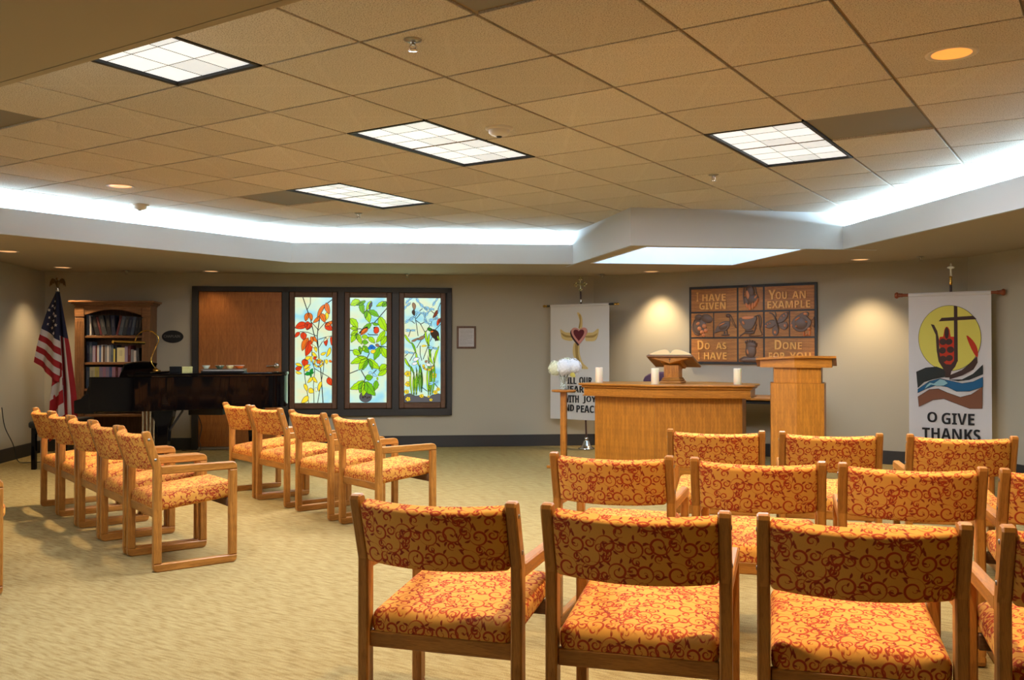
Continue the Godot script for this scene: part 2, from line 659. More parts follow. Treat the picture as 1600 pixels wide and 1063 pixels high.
func wall_with_windows(called: String, a: Vector2, b: Vector2, s0: float, s1: float, y0: float, y1: float, lights: int, n: int, label: String) -> void:
	var L := a.distance_to(b)
	var w := on_wall(a, b)
	var st := begin()
	slab(st, Vector3(-0.16, 0, -0.16), Vector3(L + 0.16, y0, 0), w, 0.0)
	slab(st, Vector3(-0.16, y1, -0.16), Vector3(L + 0.16, 2.8, 0), w, 0.0)
	slab(st, Vector3(-0.16, y0, -0.16), Vector3(s0, y1, 0), w, 0.0)
	slab(st, Vector3(s1, y0, -0.16), Vector3(L + 0.16, y1, 0), w, 0.0)
	struct(called, st, M.wall, label, "wall")
	st = begin()
	for k in lights + 1:
		var s := lerpf(s0, s1, float(k) / lights)
		slab(st, Vector3(s - 0.03, y0, -0.12), Vector3(s + 0.03, y1, -0.04), w)
	slab(st, Vector3(s0, y0, -0.12), Vector3(s1, y0 + 0.05, -0.04), w)
	slab(st, Vector3(s0, y1 - 0.05, -0.12), Vector3(s1, y1, -0.04), w)
	var f := struct("window_%d" % n, st, M.bronze, "dark framed window in the " + called.replace("_", " "), "window")
	var g := mat(Color(1, 1, 1, 0.04), 0.02)
	g.transparency = BaseMaterial3D.TRANSPARENCY_ALPHA
	for k in lights:
		var q := begin()
		slab(q, Vector3(lerpf(s0, s1, float(k) / lights) + 0.03, y0 + 0.05, -0.084), Vector3(lerpf(s0, s1, float(k + 1) / lights) - 0.03, y1 - 0.05, -0.078), w, 0.0)
		obj("pane", q, g, f)

func baseboard(called: String, a: Vector2, b: Vector2, s0: float, s1: float) -> void:
	var st := begin()
	slab(st, Vector3(s0, 0.0, 0.0005), Vector3(s1, 0.15, 0.012), on_wall(a, b), 0.003)
	struct(called, st, M.base, "dark vinyl baseboard along the " + called.replace("baseboard_", "") + " wall", "baseboard")

var tray := PackedVector2Array()
var cove := PackedVector2Array()
var well := PackedVector2Array()

func room_shell() -> void:
	# floor, its texture laid out along the ceiling grid's directions
	var st := begin()
	var u := Vector2(cos(GY), -sin(GY))
	var v := Vector2(sin(GY), cos(GY))
	var ring := PackedVector2Array([W0, W1, W2, W3, W4])
	ring = inset(ring, 0.16 if area2(ring) < 0 else -0.16)
	var t := Geometry2D.triangulate_polygon(ring)
	st.set_smooth_group(-1)
	for i in range(0, t.size(), 3):
		var q := [ring[t[i]], ring[t[i + 1]], ring[t[i + 2]]]
		if (q[1] - q[0]).cross(q[2] - q[0]) > 0:
			q = [q[0], q[2], q[1]]
		for p in q:
			st.set_uv(Vector2(p.dot(u), p.dot(v)))
			st.set_uv2(Vector2(p.dot(u), p.dot(v)))
			st.add_vertex(V(p))
	struct("floor", st, M.carpet, "streaked beige and olive carpet floor", "floor")
	st = begin()
	column(st, ring, -0.15, -0.01)
	struct("floor", st, M.base, "floor slab under the carpet", "floor")
	wall("wall_front", W0, W1, "beige wall with the door and stained glass")
	wall("wall_chancel", W1, W2, "angled beige wall behind the altar with the plaque")
	wall("wall_right", W2, W3, "beige wall at the right of the chancel banner")
	wall("wall_rear", W3, W4, "beige rear wall behind the seats")
	wall_with_windows("wall_left", W4, W0, 5.0, 8.6, 0.9, 2.0, 3, 1, "left wall with windows near the rear")
	baseboard("baseboard_front", W0, W1, 0.0, 1.77)
	baseboard("baseboard_front", W0, W1, 2.97, 6.9)
	baseboard("baseboard_chancel", W1, W2, 0.0, W1.distance_to(W2))
	baseboard("baseboard_right", W2, W3, 0.0, W2.distance_to(W3))
	baseboard("baseboard_left", W4, W0, 0.0, W4.distance_to(W0))

	# low ceiling with the tray and the skylight cut out
	tray = PackedVector2Array([Vector2(1.9, 0.976), Vector2(-0.592, 2.593), Vector2(-4.3, 5.0), Vector2(-4.465, 7.52), Vector2(-2.449, 10.287), Vector2(0.688, 10.491), Vector2(1.105, 8.61), Vector2(3.197, 8.962), Vector2(4.04, 1.8)])
	well = PackedVector2Array([Vector2(0.908, 10.362), Vector2(1.271, 8.769), Vector2(2.801, 8.962), Vector2(2.514, 10.593)])
	var hole: PackedVector2Array = Geometry2D.offset_polygon(tray, 0.018, Geometry2D.JOIN_MITER)[0]
	var hole2: PackedVector2Array = Geometry2D.offset_polygon(well, 0.012, Geometry2D.JOIN_MITER)[0]
	st = begin()
	for half in [pv([-20, -20, 1.9, -20, 1.9, 20, -20, 20]), pv([1.9, -20, 20, -20, 20, 20, 1.9, 20])]:
		for a in Geometry2D.intersect_polygons(ring, half):
			for b in Geometry2D.clip_polygons(a, hole):
				for c in Geometry2D.clip_polygons(b, hole2):
					column(st, c, LOW, LOW + 0.07)
	struct("ceiling", st, M.plaster, "low plaster ceiling round the tiled tray", "ceiling")
	# closed roof over everything but the skylight
	st = begin()
	for half in [pv([-20, -20, 1.9, -20, 1.9, 20, -20, 20]), pv([1.9, -20, 20, -20, 20, 20, 1.9, 20])]:
		for a in Geometry2D.intersect_polygons(ring, half):
			for c in Geometry2D.clip_polygons(a, hole2):
				column(st, c, 2.72, 2.82)
	struct("ceiling", st, M.base, "roof deck above the ceilings", "roof")
	# light well of the skylight
	st = begin()
	for i in 4:
		var a := well[i]
		var b := well[(i + 1) % 4]
		var e := (b - a).normalized()
		var o := Vector2(-e.y, e.x) * 0.03
		if (well[(i + 2) % 4] - a).dot(o) > 0: o = -o
		column(st, PackedVector2Array([a - e * 0.02, b + e * 0.02, b + e * 0.02 + o, a - e * 0.02 + o]), LOW - 0.002, 2.9)
	var sk := struct("window_2", st, mat(col(240, 241, 242), 0.8), "skylight with a white light well over the altar", "skylight")
	var g := mat(Color(1, 1, 1, 0.05), 0.02)
	g.transparency = BaseMaterial3D.TRANSPARENCY_ALPHA
	st = begin()
	column(st, inset(well, 0.002 if area2(well) > 0 else -0.002), 2.86, 2.868)
	obj("pane", st, g, sk)

func band(st: SurfaceTool, a: Array, b: Array, y0: float, y1: float) -> void:
	for i in a.size() - 1:
		column(st, PackedVector2Array([a[i], a[i + 1], b[i + 1], b[i]]), y0, y1)

func shift(chain: Array, d: float) -> Array:
	# the chain moved to its left by d, corners mitred
	var r := []
	for i in chain.size():
		var e0: Vector2 = (chain[i] - chain[i - 1]).normalized() if i > 0 else (chain[1] - chain[0]).normalized()
		var e1: Vector2 = (chain[i + 1] - chain[i]).normalized() if i < chain.size() - 1 else e0
		var n0 := Vector2(-e0.y, e0.x)
		var n1 := Vector2(-e1.y, e1.x)
		r.append(chain[i] + (n0 + n1) / (1.0 + n0.dot(n1)) * d)
	return r

func cell(i: float, j: float) -> Vector2:
	return GC + Vector2(cos(GY), -sin(GY)) * (-i * TILE) + Vector2(sin(GY), cos(GY)) * (j * TILE)

func tray_ceiling() -> void:
	var left := [tray[3], tray[4], tray[5]]            # runs along the left and the back
	var right := [tray[7], tray[8]]
	var lo := shift(left, 0.3)
	var ro := shift(right, 0.3)
	# lips of the coves
	var st := begin()
	band(st, left, shift(left, 0.035), LOW - 0.002, 2.445)
	struct("trim_1", st, M.white, "white fascia of the light cove over the piano and the windows", "fascia")
	st = begin()
	band(st, right, shift(right, 0.035), LOW - 0.002, 2.445)
	struct("trim_2", st, M.white, "white fascia of the light cove at the right", "fascia")
	# full-height faces round the altar and along the near side
	var jb: Vector2 = lo[2]
	var jr: Vector2 = ro[0] + (tray[7] - tray[6]).normalized() * 0.25
	var jut := [tray[5] + (tray[5] - tray[6]).normalized() * 0.32, tray[6], tray[7] + (tray[7] - tray[6]).normalized() * 0.36]
	st = begin()
	band(st, jut, shift(jut, 0.03), LOW - 0.003, HIGH + 0.02)
	struct("trim_3", st, M.white, "white boxed soffit that juts out over the altar", "fascia")
	var near := [tray[8], tray[0], tray[1], tray[2], tray[3]]
	st = begin()
	band(st, near, shift(near, 0.03), LOW - 0.002, HIGH + 0.02)
	struct("trim_4", st, M.plaster, "near face of the tiled tray", "fascia")
	# walls behind the coves
	st = begin()
	band(st, lo, shift(lo, 0.05), LOW + 0.06, HIGH + 0.05)
	struct("trim_5", st, M.white, "white wall behind the cove lights at the back", "fascia")
	st = begin()
	band(st, ro, shift(ro, 0.05), LOW + 0.06, HIGH + 0.05)
	struct("trim_6", st, M.white, "white wall behind the cove lights at the right", "fascia")
	cove = PackedVector2Array([tray[0], tray[1], tray[2], tray[3], lo[0], lo[1], lo[2], tray[5] + (tray[5] - tray[6]).normalized() * 0.3, tray[6], tray[7] + (tray[7] - tray[6]).normalized() * 0.3, ro[0] + (tray[7] - tray[6]).normalized() * 0.02, ro[1], tray[8]])
	# cove lamps: strips that shine up from the ledge
	cove_lamps(left, 0.12, ["over the piano", "over the stained glass"])
	cove_lamps(right, 0.12, ["at the right"])
	# suspended tiles
	st = begin()
	for q in Geometry2D.offset_polygon(cove, 0.04):
		column(st, q, HIGH + 0.05, HIGH + 0.07)
	var top := struct("ceiling", st, M.grid, "suspended ceiling of square mineral tiles in a metal grid", "ceiling")
	var tint := []
	for k in 4:
		var m: StandardMaterial3D = M.tile.duplicate()
		m.albedo_color = M.tile.albedo_color.darkened(k * 0.018)
		tint.append(m)
	for i in range(-6, 16):
		for j in range(-6, 16):
			if panel_at(i, j) == 1: continue
			var g := 0.014
			var sq := PackedVector2Array([cell(i + g, j + g), cell(i + 1 - g, j + g), cell(i + 1 - g, j + 1 - g), cell(i + g, j + 1 - g)])
			for q in Geometry2D.intersect_polygons(sq, cove):
				if absf(area2(q)) < 0.0015: continue
				var b := begin()
				var plain := panel_at(i, j) == 2
				column(b, q, HIGH + (0.008 if plain else 0.0), HIGH + 0.04, 0.002)
				obj("plain_panel" if plain else "ceiling_tile", b, M.grey if plain else tint[(i * 7 + j * 5 + 400) % 4], top)
	for dir in 2:
		for k in range(-6, 16):
			var w := 0.02
			var s := PackedVector2Array([cell(k - w, -8), cell(k + w, -8), cell(k + w, 18), cell(k - w, 18)]) if dir == 0 else PackedVector2Array([cell(-8, k - w), cell(18, k - w), cell(18, k + w), cell(-8, k + w)])
			for q in Geometry2D.intersect_polygons(s, cove):
				if absf(area2(q)) < 0.004: continue
				var b := begin()
				column(b, q, HIGH + 0.012 + dir * 0.001, HIGH + 0.055)
				obj("grid_bar", b, M.grid, top)

func panel_at(i: int, j: int) -> int:
	for p in [[5, 3], [8, 5], [5, -1], [2, 5]]:
		if i == p[0] and (j == p[1] or j == p[1] + 1): return 1
	for p in [[1, 5], [9, 5], [2, 0], [8, 0]]:
		if i == p[0] and j == p[1]: return 2
	return 0

func cove_lamps(chain: Array, off: float, sides: Array) -> void:
	var c := shift(chain, off)
	for k in c.size() - 1:
		var a: Vector2 = c[k]
		var where: String = sides[k]
		var b: Vector2 = c[k + 1]
		var L := a.distance_to(b)
		var n := int(round(L / 1.1))
		var hl := L / n / 2.0 - 0.012
		for i in n:
			var p := a.lerp(b, (i + 0.5) / n)
			var d := (b - a).normalized()
			var bx := Basis(Vector3(d.x, 0, -d.y), Vector3.UP, Vector3(d.y, 0, d.x))
			var t := thing("cove_lamp", "white fluorescent strip lamp on the ledge of the light cove, " + where, "lamp", Transform3D(bx, V(p, LOW + 0.07)), "strip lamps in the light coves")
			var st := begin()
			slab(st, Vector3(-hl, 0, -0.03), Vector3(hl, 0.115, 0.03), Transform3D(), 0.004)
			obj("batten", st, M.plastic, t)
			st = begin()
			tube(st, [Vector3(-hl, 0.126, 0), Vector3(hl, 0.126, 0)], 0.0125, 10)
			obj("tube", st, glow(Color(0.88, 0.96, 1.0), 1.5), t)
			area(t, turn(Vector3(PI / 2, 0, 0), Vector3(0, 0.142, 0)), Vector2(hl * 2.0, 0.04), 4.6, COOL)

func ceiling_fittings() -> void:
	var bx := Basis(Vector3(cos(GY), 0, sin(GY)), Vector3.UP, Vector3(-sin(GY), 0, cos(GY)))  # x along -i, z against j
	var spots := [[5, 3, "long lighted ceiling panel in the middle of the tiled tray", 8.0], [8, 5, "lighted ceiling panel above the piano end of the tiled tray", 8.0], [5, -1, "lighted ceiling panel half hidden by the near low ceiling", 8.0], [2, 5, "lighted ceiling panel next to a plain grey tile before the altar", 9.0]]
	var glass := []
	for k in 3:
		glass.append(glow(Color(0.95 - k * 0.04, 0.97 - k * 0.035, 0.97 - k * 0.03), 0.86 - 0.05 * k))
	for s in spots:
		var t := thing("ceiling_light", s[2], "ceiling light", Transform3D(bx, V(cell(s[0] + 0.5, s[1] + 1.0), HIGH)), "lighted panels in the tiled ceiling")
		var st := begin()
		var w := TILE / 2.0
		for e in [[-w, -w + 0.022, -2 * w, 2 * w], [w - 0.022, w, -2 * w, 2 * w], [-w, w, -2 * w, -2 * w + 0.022], [-w, w, 2 * w - 0.022, 2 * w]]:
			slab(st, Vector3(e[0], -0.002, e[2]), Vector3(e[1], 0.05, e[3]), Transform3D(), 0.002)
		obj("frame", st, M.black, t)
		st = begin()
		slab(st, Vector3(-w, 0.04, -2 * w), Vector3(w, 0.048, 2 * w), Transform3D(), 0.0)
		obj("housing", st, M.white, t)
		st = begin()
		for k in range(1, 3):
			slab(st, Vector3(-w + 0.022 + k * (2 * w - 0.044) / 3 - 0.001, 0.012, -2 * w + 0.02), Vector3(-w + 0.022 + k * (2 * w - 0.044) / 3 + 0.001, 0.03, 2 * w - 0.02), Transform3D(), 0.0)
		for k in range(1, 6):
			slab(st, Vector3(-w + 0.02, 0.012, -2 * w + 0.022 + k * (4 * w - 0.044) / 6 - 0.001), Vector3(w - 0.02, 0.03, -2 * w + 0.022 + k * (4 * w - 0.044) / 6 + 0.001), Transform3D(), 0.0)
		obj("louver_grid", st, M.steel, t)
		for a in 3:
			for b in 6:
				var cw := (2 * w - 0.044) / 3
				var ch := (4 * w - 0.044) / 6
				st = begin()
				var x0 := -w + 0.022 + a * cw + 0.0012
				var z0 := -2 * w + 0.022 + b * ch + 0.0012
				slab(st, Vector3(x0, 0.014, z0), Vector3(x0 + cw - 0.0024, 0.028, z0 + ch - 0.0024), Transform3D(), 0.001)
				obj("light_pane", st, glass[(a * 5 + b * 3 + a * b) % 3], t)
		area(t, turn(Vector3(-PI / 2, 0, 0), Vector3(0, -0.012, 0)), Vector2(0.55, 1.15), s[3], FLUO)
	# recessed cans: two in the tiles, five in the low ceiling, more behind the camera
	var cans := [[1.973, 4.152, HIGH, 5.0, 62.0, "recessed round lamp with orange reflector in the tiles above the chairs"],
		[0.75, 2.55, HIGH, 5.5, 62.0, "recessed round lamp in the tiles above the nearest row of chairs"],
		[-3.169, 7.499, HIGH, 7.0, 60.0, "recessed round lamp with orange reflector in the tiles towards the piano"],
		[-4.976, 9.163, LOW, 1.6, 50.0, "recessed downlight in the low ceiling near the left wall"],
		[-5.287, 10.917, LOW, 1.7, 50.0, "recessed downlight above the flag in the corner"],
		[-3.71, 11.442, LOW, 0.25, 50.0, "recessed downlight in the low ceiling above the door"],
		[1.727, 11.48, LOW, 3.2, 46.0, "recessed downlight between the dove-grey banner and the plaque"],
		[3.75, 9.98, LOW, 3.2, 46.0, "recessed downlight between the plaque and the harvest banner"]]
	for c in cans:
		var big: bool = c[2] > 2.5
		var r := 0.1 if big else 0.088
		var t := thing("downlight", c[5], "lamp", at(c[0], c[2], -c[1]), "recessed round lamps")
		var st := begin()
		lathe(st, [Vector2(r * 0.84, -0.001), Vector2(r, -0.004), Vector2(r * 1.1, -0.002), Vector2(r * 1.12, 0.002)], 32)
		obj("trim_ring", st, M.plastic, t)
		st = begin()
		lathe(st, [Vector2(0, -0.0015), Vector2(r * 0.5, -0.0018), Vector2(r * 0.9, -0.001)], 32)
		obj("reflector", st, glow(Color(1.0, 0.66, 0.28) if big else Color(1.0, 0.74, 0.5), 0.85 if big else 0.95), t)
		spot(t, Vector3(0, -0.03, 0), c[3], c[4])
	var heads := [[-0.425, 3.964, HIGH, "sprinkler head in the tile nearest the camera"], [1.525, 7.009, HIGH, "sprinkler head before the panel over the altar side"], [-1.485, 8.962, HIGH, "sprinkler head beyond the far lighted panel"],
		[-4.698, 11.3, LOW, "sprinkler head in the low ceiling above the bookcase"], [-1.335, 11.8, LOW, "sprinkler head in the low ceiling above the stained glass"], [1.151, 11.85, LOW, "sprinkler head in the corner by the heart banner"], [4.25, 9.65, LOW, "sprinkler head above the harvest banner"]]
	for h in heads:
		var t := thing("sprinkler_head", h[3], "sprinkler", at(h[0], h[2], -h[1]), "sprinkler heads")
		var st := begin()
		lathe(st, [Vector2(0.0, -0.012), Vector2(0.022, -0.011), Vector2(0.038, -0.004), Vector2(0.04, 0.001)], 20)
		obj("escutcheon", st, M.steel, t)
		st = begin()
		lathe(st, [Vector2(0.01, -0.01), Vector2(0.01, -0.022), Vector2(0.006, -0.024), Vector2(0.0, -0.024)], 12)
		for sg in [-1, 1]:
			tube(st, [Vector3(sg * 0.009, -0.018, 0), Vector3(sg * 0.014, -0.032, 0), Vector3(sg * 0.004, -0.045, 0)], 0.0028, 6)
		obj("yoke", st, M.chrome, t)
		st = begin()
		lathe(st, [Vector2(0, -0.049), Vector2(0.02, -0.048), Vector2(0.02, -0.045), Vector2(0, -0.0445)], 16)
		obj("deflector", st, M.chrome, t)
	for d in [[-0.077, 5.538, "round smoke detector beside the middle lighted panel"], [-3.396, 8.452, "round smoke detector near the light cove above the piano"]]:
		var t := thing("smoke_detector", d[2], "smoke detector", at(d[0], HIGH, -d[1]), "smoke detectors")
		var st := begin()
		lathe(st, [Vector2(0.0, -0.014), Vector2(0.07, -0.014), Vector2(0.082, -0.01), Vector2(0.084, 0.001)], 28)
		obj("base_plate", st, M.plastic, t)
		st = begin()
		lathe(st, [Vector2(0.0, -0.052), Vector2(0.02, -0.051), Vector2(0.03, -0.046), Vector2(0.05, -0.042), Vector2(0.062, -0.03), Vector2(0.064, -0.012)], 28)
		obj("housing", st, M.plastic, t)
		st = begin()
		lathe(st, [Vector2(0.0, -0.06), Vector2(0.014, -0.058), Vector2(0.018, -0.05)], 14)
		obj("sensor", st, M.black, t)
	# air grille on the wall behind the cove
	var a: Vector2 = shift([tray[3], tray[4], tray[5]], 0.3)[1]
	var b: Vector2 = shift([tray[3], tray[4], tray[5]], 0.3)[2]
	var s0 := (Vector2(-1.655, 0) - a).x / (b - a).normalized().x
	var s1 := (Vector2(-0.36, 0) - a).x / (b - a).normalized().x
	var t := thing("air_vent", "white slotted air grille on the wall behind the cove lights", "vent", on_wall(a, b, s0, 2.36, 0.0))
	var W := s1 - s0
	var st := begin()
	for e in [[0, 0.03, 0, 0.19], [W - 0.03, W, 0, 0.19], [W / 2 - 0.012, W / 2 + 0.012, 0, 0.19], [0, W, 0.165, 0.195], [0, W, 0, 0.03]]:
		slab(st, Vector3(e[0], e[2], 0.0), Vector3(e[1], e[3], 0.012), Transform3D(), 0.002)
	obj("frame", st, M.plastic, t)
	st = begin()
	slab(st, Vector3(0.02, 0.02, 0.0005), Vector3(W - 0.02, 0.175, 0.002), Transform3D(), 0.0)
	obj("backing", st, M.grey, t)
	for half in 2:
		for k in 6:
			st = begin()
			slab(st, Vector3(0.03 + half * (W / 2 - 0.02), 0, -0.004), Vector3(W / 2 - 0.012 + half * (W / 2 - 0.02), 0.012, 0.004), turn(Vector3(0.5, 0, 0), Vector3(0, 0.04 + k * 0.022, 0.008)), 0.0)
			obj("slat", st, M.plastic, t)

# ---------------------------------------------------------------- door, stained glass, sign, notice
func window_wall() -> void:
	var st := begin()
	# one dark metal frame holds the door and the three glass panels
	var w := on_wall(W0, W1)
	for r in [[1.775, 1.85, 0, 2.055], [2.88, 2.965, 0, 2.055], [4.965, 5.03, 0.41, 2.055], [1.775, 5.03, 1.99, 2.055], [2.88, 5.03, 0.41, 0.5], [3.575, 3.66, 0.45, 2.0], [4.262, 4.352, 0.45, 2.0]]:
		slab(st, Vector3(r[0], r[2], 0.0005), Vector3(r[1], r[3], 0.055), w, 0.004)
	var fr := struct("trim_7", st, M.bronze, "dark bronze frame round the door and the stained glass", "frame")
	st = begin()
	slab(st, Vector3(2.9, 0.46, 0.0005), Vector3(5.0, 2.0, 0.004), w, 0.0)
	obj("backing_panel", st, M.black, fr)
	# door
	var d := thing("door_4", "brown wood-veneer door in the dark frame beside the stained glass", "door", on_wall(W0, W1, 1.85, 0.0, 0.0))
	d.set_meta("kind", "structure")
	st = begin()
	slab(st, Vector3(0.004, 0.04, 0.004), Vector3(1.026, 1.988, 0.03), Transform3D(), 0.003)
	obj("leaf", st, M.door, d)
	st = begin()
	slab(st, Vector3(0.0, 0.0, 0.001), Vector3(1.03, 0.025, 0.06), Transform3D(), 0.006)
	obj("threshold", st, M.steel, d)
	var hd := sub("door_handle", d, at(0.962, 1.055, 0.03))
	st = begin()
	lathe(st, [Vector2(0, 0.014), Vector2(0.03, 0.013), Vector2(0.037, 0.006), Vector2(0.038, 0)], 24, turn(Vector3(PI / 2, 0, 0), Vector3()))
	obj("rose", st, M.chrome, hd)
	st = begin()
	tube(st, smooth_path([Vector3(0, 0, 0.005), Vector3(0, 0, 0.05), Vector3(-0.025, 0, 0.058), Vector3(-0.115, -0.004, 0.055)], 6), 0.01, 10)
	obj("lever", st, M.chrome, hd)

	stained_glass("stained-glass panel with red and yellow autumn leaves, next to the door", 2.972, 0)
	stained_glass("stained-glass panel with green leaves, two robins and a nest of blue eggs", 3.662, 1)
	stained_glass("stained-glass panel with cattails, blue dragonflies and yellow flowers", 4.353, 2)

	# oval sign
	var s := thing("door_sign", "black oval door sign reading CHAPLAIN between bookcase and door", "sign", on_wall(W0, W1, 1.534, 1.421, 0.0))
	st = begin()
	prism(st, oval(Vector2(), 0.131, 0.078, 40), 0.0005, 0.014, Transform3D(), 0.004, true)
	obj("plate", st, M.black, s)
	letters("CHAPLAIN", s, mat(col(112, 106, 100), 0.5), Vector3(-0.008, 0.004, 0.0148), 0.196, 0.032, 0.003, "Droid Sans", 400)

	# framed notice
	var f := thing("framed_notice", "small framed typed notice on the wall right of the stained glass", "picture frame", on_wall(W0, W1, 5.219, 1.418, 0.0))
	st = begin()
	for r in [[-0.125, -0.1, -0.145, 0.145], [0.1, 0.125, -0.145, 0.145], [-0.125, 0.125, -0.145, -0.12], [-0.125, 0.125, 0.12, 0.145]]:
		slab(st, Vector3(r[0], r[2], 0.0005), Vector3(r[1], r[3], 0.02), Transform3D(), 0.004)
	obj("frame", st, M.dark_y, f)
	var im := Image.create(192, 240, false, Image.FORMAT_RGB8)
	im.fill(col(196, 192, 190))
	var r := RandomNumberGenerator.new()
	r.seed = 4
	for l in 22:
		var x := 16
		while x < 172 - (60 if l % 7 == 6 else 0):
			var wd := r.randi_range(4, 15)
			im.fill_rect(Rect2i(x, 14 + l * 10, wd, 3), col(104, 104, 108))
			x += wd + 4
	var pm := mat(Color.WHITE, 0.5)
	pm.albedo_texture = ImageTexture.create_from_image(im)
	var pq := QuadMesh.new()
	pq.size = Vector2(0.2, 0.24)
	pq.material = pm
	again("paper", pq, f, at(0, 0, 0.006))

func leaf_shape(a: Vector2, b: Vector2, w: float, bend := 0.12, lobes := 0.0) -> PackedVector2Array:
	var r := PackedVector2Array()
	var d := b - a
	var n := Vector2(-d.y, d.x).normalized()
	var m := 12
	for side in [1.0, -1.0]:
		for i in m:
			var t := float(i) / m if side > 0 else 1.0 - float(i) / m
			var k := pow(sin(PI * pow(t, 0.8)), 0.8) * (1.0 + lobes * sin(t * 22.0))
			r.append(a + d * t + n * (side * k * w / 2.0 + sin(PI * t) * bend * d.length() * 0.5))
	return r

